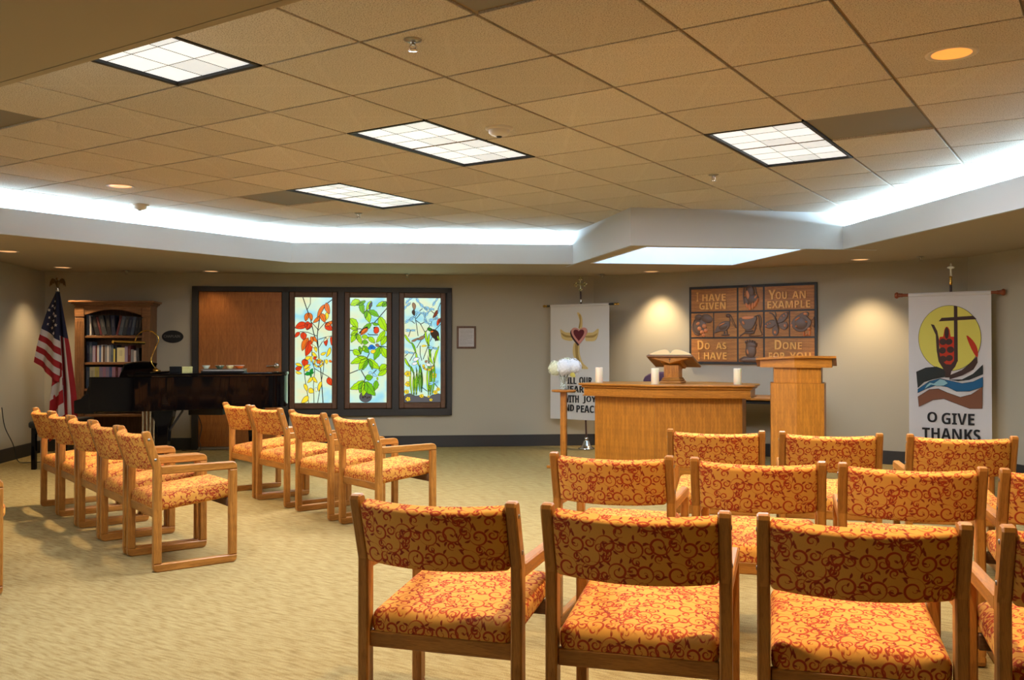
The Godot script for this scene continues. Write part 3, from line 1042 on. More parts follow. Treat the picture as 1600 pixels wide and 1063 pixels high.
func stained_glass(label: String, s: float, which: int) -> void:
	var t := thing("stained_glass", label, "stained glass", on_wall(W0, W1, s, 0.505, 0.0), "three stained-glass panels")
	var W := 0.594
	var H := 1.487
	var st := begin()
	for e in [[0, 0.066, 0, H], [W - 0.062, W, 0, H]]:
		slab(st, Vector3(e[0], e[2], 0.005), Vector3(e[1], e[3], 0.05), Transform3D(), 0.007)
	var fr := obj("frame", st, M.dark_y, t)
	for e in [[0.066, W - 0.062, 0, 0.075], [0.066, W - 0.062, H - 0.068, H]]:
		st = begin()
		slab(st, Vector3(e[0], e[2], 0.005), Vector3(e[1], e[3], 0.05), Transform3D(), 0.007)
		obj("rail", st, M.dark_x, fr)
	var g := glow(Color.WHITE, 0.92)
	g.emission_texture = noise(0.006, 3, 60 + which * 7, [[0.0, Color(0.45, 0.80, 0.93)], [0.33, Color(0.66, 0.91, 0.95)], [0.5, Color(0.82, 0.96, 0.90)], [0.66, Color(0.88, 0.97, 0.84)], [1.0, Color(0.96, 0.94, 0.74)]], 256)
	g.emission_operator = BaseMaterial3D.EMISSION_OP_MULTIPLY
	g.albedo_color = Color(0.3, 0.35, 0.35)
	g.roughness = 0.15
	var q := QuadMesh.new()
	q.size = Vector2(W - 0.128, H - 0.143)
	q.material = g
	var bg := begin()
	slab(bg, Vector3(0.066, 0.075, 0.006), Vector3(W - 0.062, H - 0.068, 0.01), Transform3D(), 0.0)
	g.uv1_triplanar = true
	g.uv1_scale = Vector3(1.1, 1.6, 1.0)
	obj("sky_glass", bg, g, t)
	area(t, turn(Vector3(0, PI, 0), Vector3(W / 2, H / 2, 0.06)), Vector2(0.46, 1.34), 0.25, Color(0.85, 1.0, 0.85))

	# the drawing: positions in a 620 x 1740 field whose corner is (70, 55)
	var P := func(x: float, y: float) -> Vector2:
		return Vector2(0.066 + (clampf(x, 70, 690) - 70.0) / 620.0 * 0.466, 0.075 + (1795.0 - clampf(y, 55, 1795)) / 1740.0 * 1.344)
	var tone := {"R": col(226, 66, 26), "O": col(232, 116, 34), "Y": col(250, 220, 50), "C": col(244, 240, 190), "G": col(30, 150, 50), "L": col(170, 226, 24), "M": col(112, 190, 28), "D": col(52, 118, 30), "B": col(150, 214, 244), "U": col(30, 122, 214), "K": col(60, 44, 30), "N": col(150, 116, 84), "S": col(84, 86, 92), "W": col(238, 240, 236), "T": col(120, 52, 26)}
	var mats := {}
	for k in tone:
		mats[k] = glow(tone[k], 0.9)
		mats[k].albedo_color = tone[k].darkened(0.4)
		mats[k].roughness = 0.15
	var lead := begin()
	var n := 0
	var line := func(pts: Array, w: float) -> void:
		var r := []
		for i in range(0, pts.size(), 2):
			r.append(P.call(pts[i], pts[i + 1]))
		ribbon(lead, r, w, 0.009, 0.0115)
	var piece := func(poly: PackedVector2Array, c: String, k: int) -> void:
		var z := 0.0112 + k * 0.00022
		var b := begin()
		var q2 := PackedVector2Array()
		for v in poly: q2.append(P.call(v.x, v.y))
		prism(b, q2, 0.0095, z)
		obj("glass_piece", b, mats[c], t)
		var r := []
		var thin := clampf(sqrt(absf(area2(q2))) * 0.09, 0.0018, 0.005)
		for v in q2: r.append(v)
		ribbon(lead, r, thin, z - 0.001, z + 0.0008, true)
	var vein := func(a: Vector2, b: Vector2, k: int) -> void:
		var z := 0.0112 + k * 0.00022
		ribbon(lead, [P.call(a.x, a.y), P.call(b.x, b.y)], 0.003, z, z + 0.0006)
	var L := []
	if which == 0:
		for l in [[200, 55, 270, 260, 290, 310, 330, 420, 380, 640, 430, 780, 460, 900, 470, 1060, 500, 1250, 540, 1795], [690, 90, 590, 160, 510, 300, 480, 400, 450, 600, 440, 700, 460, 900]]: line.call(l, 0.011)
		for l in [[325, 55, 325, 160, 270, 260], [350, 470, 440, 570, 455, 600], [690, 440, 560, 480, 455, 600], [150, 620, 280, 630, 400, 680, 440, 690], [690, 690, 580, 710, 460, 750], [530, 780, 470, 880], [350, 880, 355, 1100, 400, 1250, 380, 1500, 390, 1795], [215, 1200, 240, 1400, 280, 1650, 300, 1795], [560, 1080, 545, 1250, 500, 1500, 450, 1795], [400, 1230, 480, 1280, 640, 1370]]: line.call(l, 0.008)
		L = [[270, 500, 70, 560, 120, "R"], [280, 450, 270, 595, 100, "R"], [290, 310, 245, 450, 75, "O"], [300, 310, 350, 440, 66, "O"], [350, 480, 280, 590, 70, "R"], [480, 370, 370, 475, 60, "O"], [560, 170, 440, 410, 60, "O"], [500, 320, 570, 470, 95, "O"], [590, 140, 645, 330, 85, "O"], [600, 300, 590, 430, 60, "Y"], [580, 480, 690, 600, 110, "R"], [690, 450, 570, 530, 60, "O"], [150, 630, 72, 715, 60, "R"], [200, 630, 215, 760, 105, "R"], [290, 720, 190, 940, 100, "O"], [320, 760, 250, 1030, 115, "R"], [370, 700, 440, 790, 55, "O"], [340, 700, 360, 810, 55, "O"], [330, 830, 440, 890, 40, "C"], [400, 870, 430, 960, 50, "Y"], [590, 720, 590, 860, 65, "R"], [670, 700, 682, 850, 50, "R"], [640, 700, 545, 790, 45, "C"], [660, 880, 595, 1040, 55, "Y"], [500, 1000, 590, 960, 46, "Y"],
			[240, 1090, 335, 1030, 62, "Y"], [360, 960, 445, 1050, 52, "Y"], [235, 1070, 230, 1200, 110, "R"], [350, 1020, 345, 1130, 36, "Y"], [380, 1080, 430, 1030, 50, "R"], [80, 1240, 190, 1200, 75, "R"], [80, 1150, 205, 1200, 50, "Y"], [85, 1280, 190, 1310, 45, "Y"], [215, 1230, 330, 1165, 55, "Y"], [230, 1270, 325, 1210, 42, "Y"], [330, 1310, 372, 1225, 52, "G"], [330, 1310, 235, 1325, 62, "G"], [330, 1310, 338, 1375, 34, "G"], [330, 1310, 390, 1285, 36, "G"], [360, 1370, 280, 1465, 52, "Y"], [370, 1365, 445, 1462, 52, "Y"], [228, 1480, 275, 1605, 56, "Y"], [305, 1560, 385, 1625, 85, "Y"], [420, 1540, 430, 1615, 40, "C"], [515, 1440, 465, 1610, 55, "Y"], [295, 1680, 180, 1795, 82, "Y"], [625, 1375, 690, 1510, 95, "R"], [590, 1075, 600, 1155, 52, "Y"], [640, 1090, 690, 1125, 40, "O"]]
		for k in 14:
			var a := TAU * k / 14.0
			L.append([465 + cos(a) * 88, 1140 + sin(a) * 70, 465 + cos(a + 0.7) * 60, 1140 + sin(a + 0.7) * 48, 30, "Y" if k % 3 else "N"])
		L.append([430, 1120, 510, 1130, 60, "O"])
	elif which == 1:
		for l in [[690, 230, 570, 370, 480, 470, 430, 475], [200, 575, 240, 570, 270, 580], [370, 650, 390, 670, 545, 670], [690, 870, 560, 860, 520, 850], [400, 970, 360, 1055, 300, 1250], [70, 1310, 210, 1255], [255, 1255, 330, 1385, 315, 1440], [520, 1250, 450, 1320], [70, 930, 120, 930]]: line.call(l, 0.011)
		L = [[240, 110, 75, 180, 110, "L"], [330, 105, 170, 180, 60, "M"], [260, 130, 300, 330, 90, "M"], [430, 110, 340, 260, 80, "L"], [435, 120, 400, 260, 40, "S"], [330, 270, 400, 470, 110, "L"], [360, 260, 330, 400, 60, "M"], [380, 270, 560, 370, 90, "M"], [690, 130, 510, 200, 70, "L"], [690, 120, 610, 200, 80, "M"], [570, 370, 690, 610, 130, "L"], [75, 400, 200, 570, 110, "L"], [200, 580, 72, 560, 70, "L"], [200, 590, 80, 680, 80, "L"], [190, 640, 90, 800, 90, "L"], [170, 650, 200, 760, 60, "M"], [200, 650, 275, 830, 76, "L"], [430, 480, 270, 590, 80, "M"], [450, 480, 560, 500, 50, "M"], [660, 600, 510, 800, 90, "L"], [690, 690, 600, 850, 100, "L"], [270, 700, 380, 720, 70, "L"], [280, 780, 380, 800, 80, "M"], [380, 710, 490, 810, 80, "L"], [120, 930, 260, 990, 100, "L"], [230, 860, 250, 990, 60, "M"], [290, 850, 395, 970, 90, "M"], [340, 880, 220, 930, 50, "L"],
			[600, 870, 480, 1090, 110, "M"], [590, 880, 690, 1060, 110, "L"], [370, 1060, 80, 1150, 110, "L"], [350, 1060, 190, 1020, 60, "L"], [370, 1060, 220, 1260, 110, "L"], [375, 1070, 270, 1260, 60, "M"], [380, 1070, 580, 1240, 110, "L"], [390, 1080, 450, 1250, 60, "M"], [690, 1170, 560, 1270, 100, "L"], [690, 1240, 540, 1350, 90, "L"], [330, 1380, 460, 1370, 100, "M"], [320, 1440, 75, 1570, 120, "L"], [300, 1440, 240, 1640, 100, "M"], [320, 1450, 290, 1690, 110, "L"], [330, 1450, 500, 1680, 150, "M"], [520, 1430, 480, 1600, 90, "M"], [535, 1370, 540, 1430, 30, "L"],
			[500, 830, 570, 870, 50, "N"], [420, 960, 510, 930, 60, "Y"], [380, 1300, 450, 1310, 46, "B"], [450, 1310, 525, 1360, 46, "B"]]
		for b in [[370, 540, 220, 645, 62, "K"], [375, 565, 245, 680, 70, "O"], [470, 545, 560, 620, 60, "K"]]: L.append(b)
	else:
		for l in [[250, 350, 280, 520, 305, 690], [270, 430, 340, 480, 430, 640, 480, 850], [540, 420, 530, 480, 400, 680, 280, 890], [690, 490, 600, 580, 510, 780], [340, 850, 340, 1000, 370, 1100], [470, 870, 390, 1080], [250, 960, 160, 1110], [80, 1050, 200, 1250], [690, 130, 640, 250], [330, 270, 380, 230], [270, 400, 350, 310], [250, 480, 150, 410], [140, 700, 180, 590], [350, 490, 450, 440], [500, 250, 580, 310], [600, 360, 660, 420], [80, 1030, 150, 960], [520, 940, 570, 870], [580, 1470, 650, 1560], [350, 1530, 460, 1610]]: line.call(l, 0.009)
		for l in [[75, 660, 190, 790, 270, 960, 330, 1180, 350, 1300], [80, 1060, 160, 1180, 230, 1290], [500, 640, 490, 900, 510, 1100], [430, 600, 480, 820, 510, 1000], [665, 850, 580, 1150, 530, 1300], [500, 1030, 560, 1130]]:
			for i in range(0, l.size() - 2, 2):
				L.append([l[i], l[i + 1], l[i + 2], l[i + 3] + 30, 34, "M" if i % 4 else "L"])
		for k in 5:
			L.append([205 + k * 20, 1690, 190 + k * 26, 1180 + (k * 53) % 150, 24, "M" if k % 2 else "L"])
		for k in 5:
			L.append([475 + k * 16, 1690, 470 + k * 24, 1000 + (k * 71) % 260, 26, "L" if k % 2 else "M"])
		for k in 3:
			L.append([340 + k * 16, 1640, 345 + k * 10, 1150 + k * 60, 22, "D" if k % 2 else "M"])
		L.append_array([[270, 1480, 370, 1290, 30, "M"], [220, 130, 240, 260, 60, "N"], [225, 250, 240, 350, 56, "K"], [635, 255, 555, 390, 50, "T"], [690, 390, 630, 520, 56, "R"], [690, 400, 650, 470, 40, "T"],
			[190, 780, 310, 720, 36, "N"], [420, 690, 290, 750, 56, "N"], [460, 560, 560, 590, 56, "D"], [530, 580, 650, 770, 130, "K"], [650, 690, 600, 775, 60, "K"], [515, 620, 570, 610, 36, "O"], [640, 680, 680, 770, 32, "L"], [360, 860, 460, 855, 30, "Y"]])
		for d in [[320, 130, 0.9], [150, 90, 2.4], [110, 190, 2.5], [400, 210, 0.7], [500, 230, 0.2], [350, 305, 0.1], [480, 290, 2.3], [420, 370, 1.3], [470, 470, 0.6], [630, 320, 2.0], [570, 410, 2.9], [150, 420, 2.55], [225, 380, 2.4], [175, 595, 0.0], [560, 890, 0.15], [150, 965, 0.15], [570, 1470, 2.9], [600, 110, 2.2]]:
			for sg in [-1, 1]:
				for off in [-12, 12]:
					L.append([d[0], d[1] + off * 0.5, d[0] + cos(d[2]) * 88 * sg, d[1] + sin(d[2]) * 88 * sg + off, 24, "B"])
		for f in [[130, 1320, 60], [135, 1490, 56], [110, 1620, 46], [575, 1350, 56], [135, 1740, 46], [365, 1690, 40], [600, 1630, 44], [650, 1580, 36], [485, 1700, 24], [525, 1755, 30]]:
			for k in 5:
				var a: float = TAU * k / 5.0 + f[0]
				L.append([f[0] + cos(a) * f[2] * 0.1, f[1] + sin(a) * f[2] * 0.1, f[0] + cos(a) * f[2], f[1] + sin(a) * f[2] * 0.85, f[2] * 1.0, "Y"])
		for k in 12:
			var a := PI * k / 11.0
			L.append([480 + cos(a) * 105, 1190 + sin(a) * 80, 480 + cos(a + 0.35) * 60, 1190 + sin(a + 0.35) * 50, 34, "N" if k % 3 == 0 else "Y"])
		L.append_array([[440, 1150, 530, 1180, 50, "W"], [220, 1100, 330, 1060, 60, "W"], [200, 1160, 300, 1130, 50, "W"], [420, 1130, 470, 1100, 40, "N"]])
	if which == 1:
		piece.call(oval(Vector2(335, 1700), 105, 90, 20), "S", 1)
		for k in 8:
			piece.call(leaf_shape(Vector2(260 + k * 18, 1690 + (k % 3) * 18), Vector2(290 + k * 18, 1740 - (k % 2) * 40), 24), "K" if k % 2 else "S", 3)
	if which == 2:
		piece.call(rounded(pv([70, 1795, 70, 1690, 170, 1650, 260, 1690, 350, 1680, 480, 1710, 560, 1670, 690, 1660, 690, 1795]), 3), "S", 1)
	for e in L:
		n += 1
		var a := Vector2(e[0], e[1])
		var b := Vector2(e[2], e[3])
		var leafy: bool = e[5] in ["L", "M", "D"] and which == 1
		piece.call(leaf_shape(a, b, e[4], 0.1 if n % 2 else -0.1, 0.1 if leafy else 0.0), e[5], 4 + n % 60)
		if leafy or (e[5] in ["R", "O"] and e[4] > 60): vein.call(a, b, 4 + n % 60 + 4)
	if which == 1:
		for e in [[410, 890], [465, 885], [435, 860]]: piece.call(oval(Vector2(e[0], e[1]), 38, 26, 16), "U", 66)
		piece.call(oval(Vector2(515, 595), 45, 58, 18, 0.2), "R", 66)
	obj("lead_came", lead, M.black, t)

# ---------------------------------------------------------------- chairs
func post_profile() -> PackedVector2Array:
	# side view: x = towards the back, y = up
	return pv([0.194, 0.046, 0.24, 0.046, 0.24, 0.58, 0.302, 0.776, 0.299, 0.788, 0.288, 0.792, 0.266, 0.792, 0.258, 0.784, 0.2, 0.605, 0.194, 0.575])

func make_chair() -> Node3D:
	var t := thing("armchair", "", "chair")
	var side := Transform3D(Basis(Vector3(0, 0, 1), Vector3.UP, Vector3(-1, 0, 0)), Vector3())   # profile x to +z
	var post := begin()
	prism(post, post_profile(), -0.018, 0.018, side, 0.005)
	var leg := begin()
	prism(leg, pv([-0.24, 0.046, -0.194, 0.046, -0.194, 0.546, -0.24, 0.546]), -0.018, 0.018, side, 0.005)
	var arm := begin()
	prism(arm, pv([0.2, 0.546, 0.2, 0.592, -0.212, 0.592, -0.228, 0.586, -0.238, 0.572, -0.24, 0.556, -0.24, 0.546]), -0.018, 0.018, side, 0.005)
	var rail := begin()
	prism(rail, pv([-0.24, 0.046, -0.24, 0.024, -0.234, 0.009, -0.222, 0.002, -0.21, 0.0, 0.21, 0.0, 0.222, 0.002, 0.234, 0.009, 0.24, 0.024, 0.24, 0.046]), -0.018, 0.018, side, 0.005)
	var first := {}
	for s in [-1.0, 1.0]:
		for p in [["rear_post", post, M.chair_y], ["front_leg", leg, M.chair_y], ["armrest", arm, M.chair_z], ["floor_rail", rail, M.chair_z]]:
			if s < 0:
				var o := obj(p[0], p[1], p[2], t)
				o.position.x = -0.255
				first[p[0]] = o.mesh
			else:
				again(p[0], first[p[0]], t, at(0.255, 0, 0))
	var st := begin()
	slab(st, Vector3(-0.237, 0.298, 0.2), Vector3(0.237, 0.35, 0.226), Transform3D(), 0.004)
	obj("rear_rail", st, M.chair_x, t)
	st = begin()
	slab(st, Vector3(-0.237, 0.325, -0.215), Vector3(0.237, 0.375, -0.19), Transform3D(), 0.004)
	obj("front_rail", st, M.dark_x, t)
	# cushion: slopes to the back, its top domed
	st = begin()
	pillow(st, Vector3(0.472, 0.085, 0.485), 0.03, func(p: Vector3) -> Vector3:
		var dome := 0.014 * (1.0 - pow(p.x / 0.24, 2)) * (1.0 - pow(p.z / 0.245, 2)) if p.y > 0 else 0.0
		return Vector3(p.x, p.y + dome + 0.398 - p.z * 0.105, p.z - 0.017), 8, 3)
	obj("seat_cushion", st, M.cloth, t)
	st = begin()
	pillow(st, Vector3(0.474, 0.2, 0.056), 0.013, func(p: Vector3) -> Vector3:
		var bow := 0.05 * (1.0 - pow(p.x / 0.237, 2))
		return Vector3(p.x, 0.676 - 0.007 * (1.0 - pow(p.x / 0.237, 2)) + p.y * 0.953 - p.z * 0.3, 0.256 + p.y * 0.3 + p.z * 0.953 + bow - 0.008), 12, 3)
	obj("backrest", st, M.cloth, t)
	var bolt := begin()
	lathe(bolt, [Vector2(0, 0.003), Vector2(0.006, 0.0025), Vector2(0.008, 0.0)], 12, Transform3D(Basis(Vector3(0, 0, 1), Vector3(1, 0, 0), Vector3(0, 1, 0)), Vector3()))
	var bm: Mesh = null
	for s in [-1.0, 1.0]:
		for q in [Vector3(0.273, 0.745, 0.268), Vector3(0.273, 0.63, 0.231)]:
			var xf := Transform3D(Basis.from_euler(Vector3(0, 0.0 if s > 0 else PI, 0)), Vector3(s * q.x, q.y, q.z))
			if bm == null:
				var o := obj("bolt", bolt, M.steel, t)
				o.transform = xf
				bm = o.mesh
			else:
				again("bolt", bm, t, xf)
	return t

func chairs() -> void:
	var rows := [
		["chairs of the row nearest the camera", 16.4, [[-0.161, 3.117, "first from the aisle in the nearest row"], [0.428, 2.944, "second from the aisle in the nearest row"], [1.014, 2.771, "third from the aisle in the nearest row"], [1.6, 2.597, "fourth from the aisle, cut off by the picture edge, nearest row"]]],
		["chairs of the second row before the altar", 17.6, [[0.517, 4.325, "first from the aisle in the middle right-hand row"], [1.097, 4.124, "second from the aisle in the middle right-hand row"], [1.657, 3.94, "third from the aisle in the middle right-hand row"], [2.211, 3.75, "fourth from the aisle, cut off by the picture edge, middle row"]]],
		["chairs of the row nearest the altar", 14.8, [[1.227, 5.568, "directly before the altar, in the row nearest it"], [1.828, 5.41, "directly before the lectern, in the row nearest the altar"], [2.472, 5.24, "directly before the harvest banner, nearest the altar"]]],
		["chairs of the row towards the piano keyboard", 52.0, [[-3.41, 7.36, "farthest of the five in front of the flag"], [-3.051, 6.909, "second farthest of the five in front of the flag"], [-2.692, 6.457, "middle one of the five in front of the flag"], [-2.334, 6.006, "second nearest of the five in front of the flag"], [-1.975, 5.555, "near end of the five, whole side frame showing"]]],
		["chairs of the row before the stained glass", 51.0, [[-2.142, 8.14, "before the door, farthest of the row of four"], [-1.775, 7.685, "overlapping the piano tail, second of the row of four"], [-1.318, 7.13, "before the first glass panel, third of the row of four"], [-0.886, 6.6, "near end of the row of four, full armrest shown"]]],
		["", 52.0, [[-2.94, 4.79, "showing only a front corner at the left picture edge"]]]]
	var proto := make_chair()
	var n := 0
	for r in rows:
		for p in r[2]:
			var c: Node3D = proto
			if n > 0:
				c = proto.duplicate()
				c.name = numbered("armchair")
				add_child(c, true)
			n += 1
			c.position = V(Vector2(p[0], p[1]))
			c.rotation.y = -deg_to_rad(r[1] + (rng.randf_range(-1.0, 1.0)))
			c.set_meta("label", "orange scroll-fabric oak armchair, " + p[2])
			if r[0]: c.set_meta("group", r[0])
			elif c.has_meta("group"): c.remove_meta("group")

# ---------------------------------------------------------------- altar, stand, bible, candles, flowers
func altar_group() -> void:
	var top := 0.915
	var plan := PackedVector2Array([Vector2(0.676, 9.474), Vector2(1.336, 8.936), Vector2(2.30, 8.8), Vector2(2.47, 9.25), Vector2(2.12, 9.85), Vector2(0.98, 9.95)])
	if area2(plan) < 0: plan.reverse()
	var t := thing("altar", "large faceted oak altar with a moulded top under the skylight", "altar")
	var st := begin()
	column(st, plan, top - 0.022, top, 0.007)
	obj("tabletop", st, M.altar_x, t)
	st = begin()
	column(st, inset(plan, 0.025), top - 0.045, top - 0.022, 0.006)
	column(st, inset(plan, 0.045), top - 0.12, top - 0.045, 0.004)
	column(st, inset(plan, 0.033), top - 0.13, top - 0.118, 0.004)
	obj("apron", st, M.altar_x, t)
	var body := inset(plan, 0.13)
	st = begin()
	column(st, inset(body, 0.02), 0.09, top - 0.13)
	obj("core", st, M.case_y, t)
	for i in body.size():
		var a := body[i]
		var b := body[(i + 1) % body.size()]
		var e := (b - a).normalized()
		var nn := Vector2(-e.y, e.x) * 0.021
		st = begin()
		column(st, PackedVector2Array([a + e * 0.001, b - e * 0.001, b + nn - e * 0.012, a + nn + e * 0.012]), 0.1, top - 0.131, 0.002)
		obj("side_panel", st, M.altar_y, t)
	st = begin()
	column(st, inset(body, -0.018), 0.0, 0.1, 0.006)
	obj("plinth", st, M.altar_x, t)

	# candles
	var cl := [[0.90, 9.60, "unlit cream pillar candle at the flower-vase end of the altar"], [1.402, 9.10, "unlit cream pillar candle just left of the bible stand"], [2.20, 9.06, "unlit cream pillar candle near the lectern end of the altar"]]
	for c in cl:
		var k := thing("candle", c[2], "candle", at(c[0], top, -c[1]), "pillar candles on the altar")
		st = begin()
		lathe(st, [Vector2(0, 0), Vector2(0.037, 0), Vector2(0.039, 0.003), Vector2(0.0385, 0.15), Vector2(0.036, 0.156), Vector2(0.02, 0.15), Vector2(0.0, 0.146)], 28)
		obj("wax", st, M.wax, k)
		st = begin()
		tube(st, [Vector3(0, 0.145, 0), Vector3(0.001, 0.158, 0.001)], 0.0015, 6)
		obj("wick", st, M.black, k)

	# book stand and open bible, facing the wall side
	var th := deg_to_rad(28.0)
	var base := Transform3D(Basis.from_euler(Vector3(0, -th, 0)), V(Vector2(1.63, 9.40), top))
	var s := thing("book_stand", "oak book stand with a carved cross, standing on the altar", "book stand", base)
	st = begin()
	box(st, Vector3(0.215, 0.026, 0.18), at(0, 0.013, 0), 0.004)
	box(st, Vector3(0.198, 0.02, 0.163), at(0, 0.036, 0), 0.008)
	box(st, Vector3(0.178, 0.014, 0.145), at(0, 0.052, 0), 0.005)
	obj("base", st, M.chair_x, s)
	st = begin()
	prism(st, pv([-0.076, 0.06, -0.076, -0.06, 0.076, -0.06, 0.076, 0.06]), 0.058, 0.185, Transform3D(Basis(Vector3.RIGHT, Vector3(0, 0, -1), Vector3.UP), Vector3()), 0.003)
	obj("column", st, M.altar_y, s)
	var tilt := Transform3D(Basis.from_euler(Vector3(deg_to_rad(-21.0), 0, 0)), Vector3(0.0, 0.222, -0.02))
	# the board's front edge (+z) is raised, its back edge low
	st = begin()
	prism(st, pv([-0.24, 0.15, -0.24, -0.15, 0.24, -0.15, 0.24, 0.15]), -0.011, 0.011, tilt * Transform3D(Basis(Vector3.RIGHT, Vector3(0, 0, -1), Vector3.UP), Vector3()), 0.004)
	obj("board", st, M.case_x, s)
	st = begin()
	prism(st, pv([-0.2, -0.012, 0.2, -0.012, 0.06, -0.05, 0.0, -0.07, -0.06, -0.05]), 0.09, 0.125, tilt, 0.003)
	prism(st, pv([-0.11, -0.012, 0.11, -0.012, 0.1, -0.045, -0.1, -0.045]), -0.1, 0.09, tilt, 0.003)
	var fc := obj("front_fascia", st, M.altar_x, s)
	st = begin()
	slab(st, Vector3(-0.003, -0.056, 0.124), Vector3(0.003, -0.016, 0.127), tilt, 0.0005)
	slab(st, Vector3(-0.012, -0.03, 0.124), Vector3(0.012, -0.024, 0.127), tilt, 0.0005)
	obj("cross", st, M.black, fc)
	var b := thing("open_bible", "open bible with cream pages and dark cover lying on the book stand", "book", base * tilt * at(0, 0.0115, 0.0))
	st = begin()
	for sg in [-1.0, 1.0]:
		prism(st, pv([0.0, 0.0, sg * 0.23, 0.0, sg * 0.23, 0.004, 0.0, 0.004]), -0.14, 0.145, Transform3D(), 0.001)
	obj("cover", st, mat(col(44, 22, 26), 0.5), b)
	for sg in [-1.0, 1.0]:
		var pr := PackedVector2Array()
		for i in 15:
			var k := i / 14.0
			pr.append(Vector2(sg * (0.002 + 0.21 * k), 0.008 + 0.062 * pow(sin(PI * pow(k, 0.62) * 0.93 + 0.06), 0.8) * (1.0 - 0.35 * k)))
		pr.append(Vector2(sg * 0.212, 0.0045))
		pr.append(Vector2(sg * 0.002, 0.0045))
		st = begin()
		prism(st, pr, -0.132, 0.138, Transform3D(), 0.002, true)
		obj("pages", st, mat(col(238, 206, 150), 0.8), b)

	# credence table against the wall
	var cw := on_wall(W1, W2, 1.45, 0.0, 0.03)
	t = thing("credence_table", "low oak table against the wall between the altar and the lectern", "table", cw)
	st = begin()
	slab(st, Vector3(0, 0.695, 0.0), Vector3(1.5, 0.725, 0.72), Transform3D(), 0.006)
	obj("tabletop", st, M.altar_x, t)
	st = begin()
	for r in [[0.03, 1.47, 0.66, 0.68], [0.03, 1.47, 0.03, 0.05], [0.03, 0.05, 0.05, 0.66], [1.45, 1.47, 0.05, 0.66]]:
		slab(st, Vector3(r[0], 0.655, r[2]), Vector3(r[1], 0.695, r[3]), Transform3D(), 0.002)
	obj("apron", st, M.black, t)
	for p in [[0.03, 0.03], [1.42, 0.03], [0.03, 0.63], [1.42, 0.63]]:
		st = begin()
		slab(st, Vector3(p[0], 0, p[1]), Vector3(p[0] + 0.05, 0.66, p[1] + 0.05), Transform3D(), 0.004)
		obj("leg", st, M.case_y, t)

	# high purple chair behind the altar
	var pc := thing("side_chair", "purple upholstered high-backed chair standing behind the altar", "chair", Transform3D(Basis.from_euler(Vector3(0, deg_to_rad(34.0 - 68.0), 0)), V(Vector2(1.62, 10.62))))
	var purple := mat(col(86, 58, 78), 0.9)
	st = begin()
	pillow(st, Vector3(0.48, 0.09, 0.48), 0.035, func(p: Vector3) -> Vector3: return p + Vector3(0, 0.44, 0), 4, 3)
	obj("seat", st, purple, pc)
	st = begin()
	var bk := PackedVector2Array([Vector2(-0.23, 0.5), Vector2(0.23, 0.5), Vector2(0.23, 0.9)])
	for i in 9:
		var a := PI * i / 8.0
		bk.append(Vector2(cos(a) * 0.23, 0.9 + sin(a) * 0.1))
	prism(st, bk, -0.25, -0.19, Transform3D(), 0.015)
	obj("backrest", st, purple, pc)
	for p in [[-0.2, -0.22], [0.17, -0.22], [-0.2, 0.19], [0.17, 0.19]]:
		st = begin()
		slab(st, Vector3(p[0], 0, p[1]), Vector3(p[0] + 0.035, 0.52 if p[1] < 0 else 0.4, p[1] + 0.035), Transform3D(), 0.004)
		obj("leg", st, M.case_y, pc)

	# flower stand, vase, flowers
	var fp := Vector2(0.547, 9.82)
	t = thing("flower_stand", "tall slim oak stand with a square post left of the altar", "plant stand", Transform3D(Basis.from_euler(Vector3(0, -0.3, 0)), V(fp)))
	st = begin()
	box(st, Vector3(0.36, 0.03, 0.07), at(0, 0.015, 0), 0.006)
	box(st, Vector3(0.07, 0.03, 0.36), at(0, 0.0155, 0), 0.006)
	obj("base", st, M.altar_x, t)
	st = begin()
	box(st, Vector3(0.062, 0.78, 0.062), at(0, 0.42, 0), 0.004)
	obj("post", st, M.altar_y, t)
	st = begin()
	lathe(st, [Vector2(0, 0), Vector2(0.12, 0), Vector2(0.13, 0.006), Vector2(0.13, 0.017), Vector2(0.126, 0.022), Vector2(0, 0.022)], 32, at(0, 0.808, 0))
	obj("tabletop", st, M.altar_x, t)
	var v := thing("flower_vase", "clear glass vase tapering in the middle, on the slim oak stand", "vase", at(fp.x, 0.8302, -fp.y))
	var g := mat(Color(0.92, 0.98, 0.95, 0.16), 0.03)
	g.transparency = BaseMaterial3D.TRANSPARENCY_ALPHA
	st = begin()
	lathe(st, [Vector2(0, 0.001), Vector2(0.045, 0.001), Vector2(0.05, 0.012), Vector2(0.038, 0.05), Vector2(0.034, 0.075), Vector2(0.042, 0.11), Vector2(0.055, 0.138), Vector2(0.052, 0.138), Vector2(0.039, 0.11), Vector2(0.03, 0.075), Vector2(0.034, 0.05), Vector2(0.044, 0.02), Vector2(0, 0.016)], 24)
	obj("glass_body", st, g, v)
	var bq := thing("hydrangeas", "bunch of white hydrangea heads standing in the glass vase", "flowers", at(fp.x, 0.8302, -fp.y))
	var heads := [[-0.088, 0.23, 0.02, 0.078, 0], [0.0, 0.242, 0.06, 0.088, 1], [0.098, 0.246, 0.02, 0.088, 1], [0.03, 0.26, -0.06, 0.08, 0]]
	var fw := [mat(col(232, 234, 206), 0.8), mat(col(240, 243, 246), 0.8)]
	for f in fw:
		f.backlight_enabled = true
		f.backlight = Color(0.3, 0.3, 0.3)
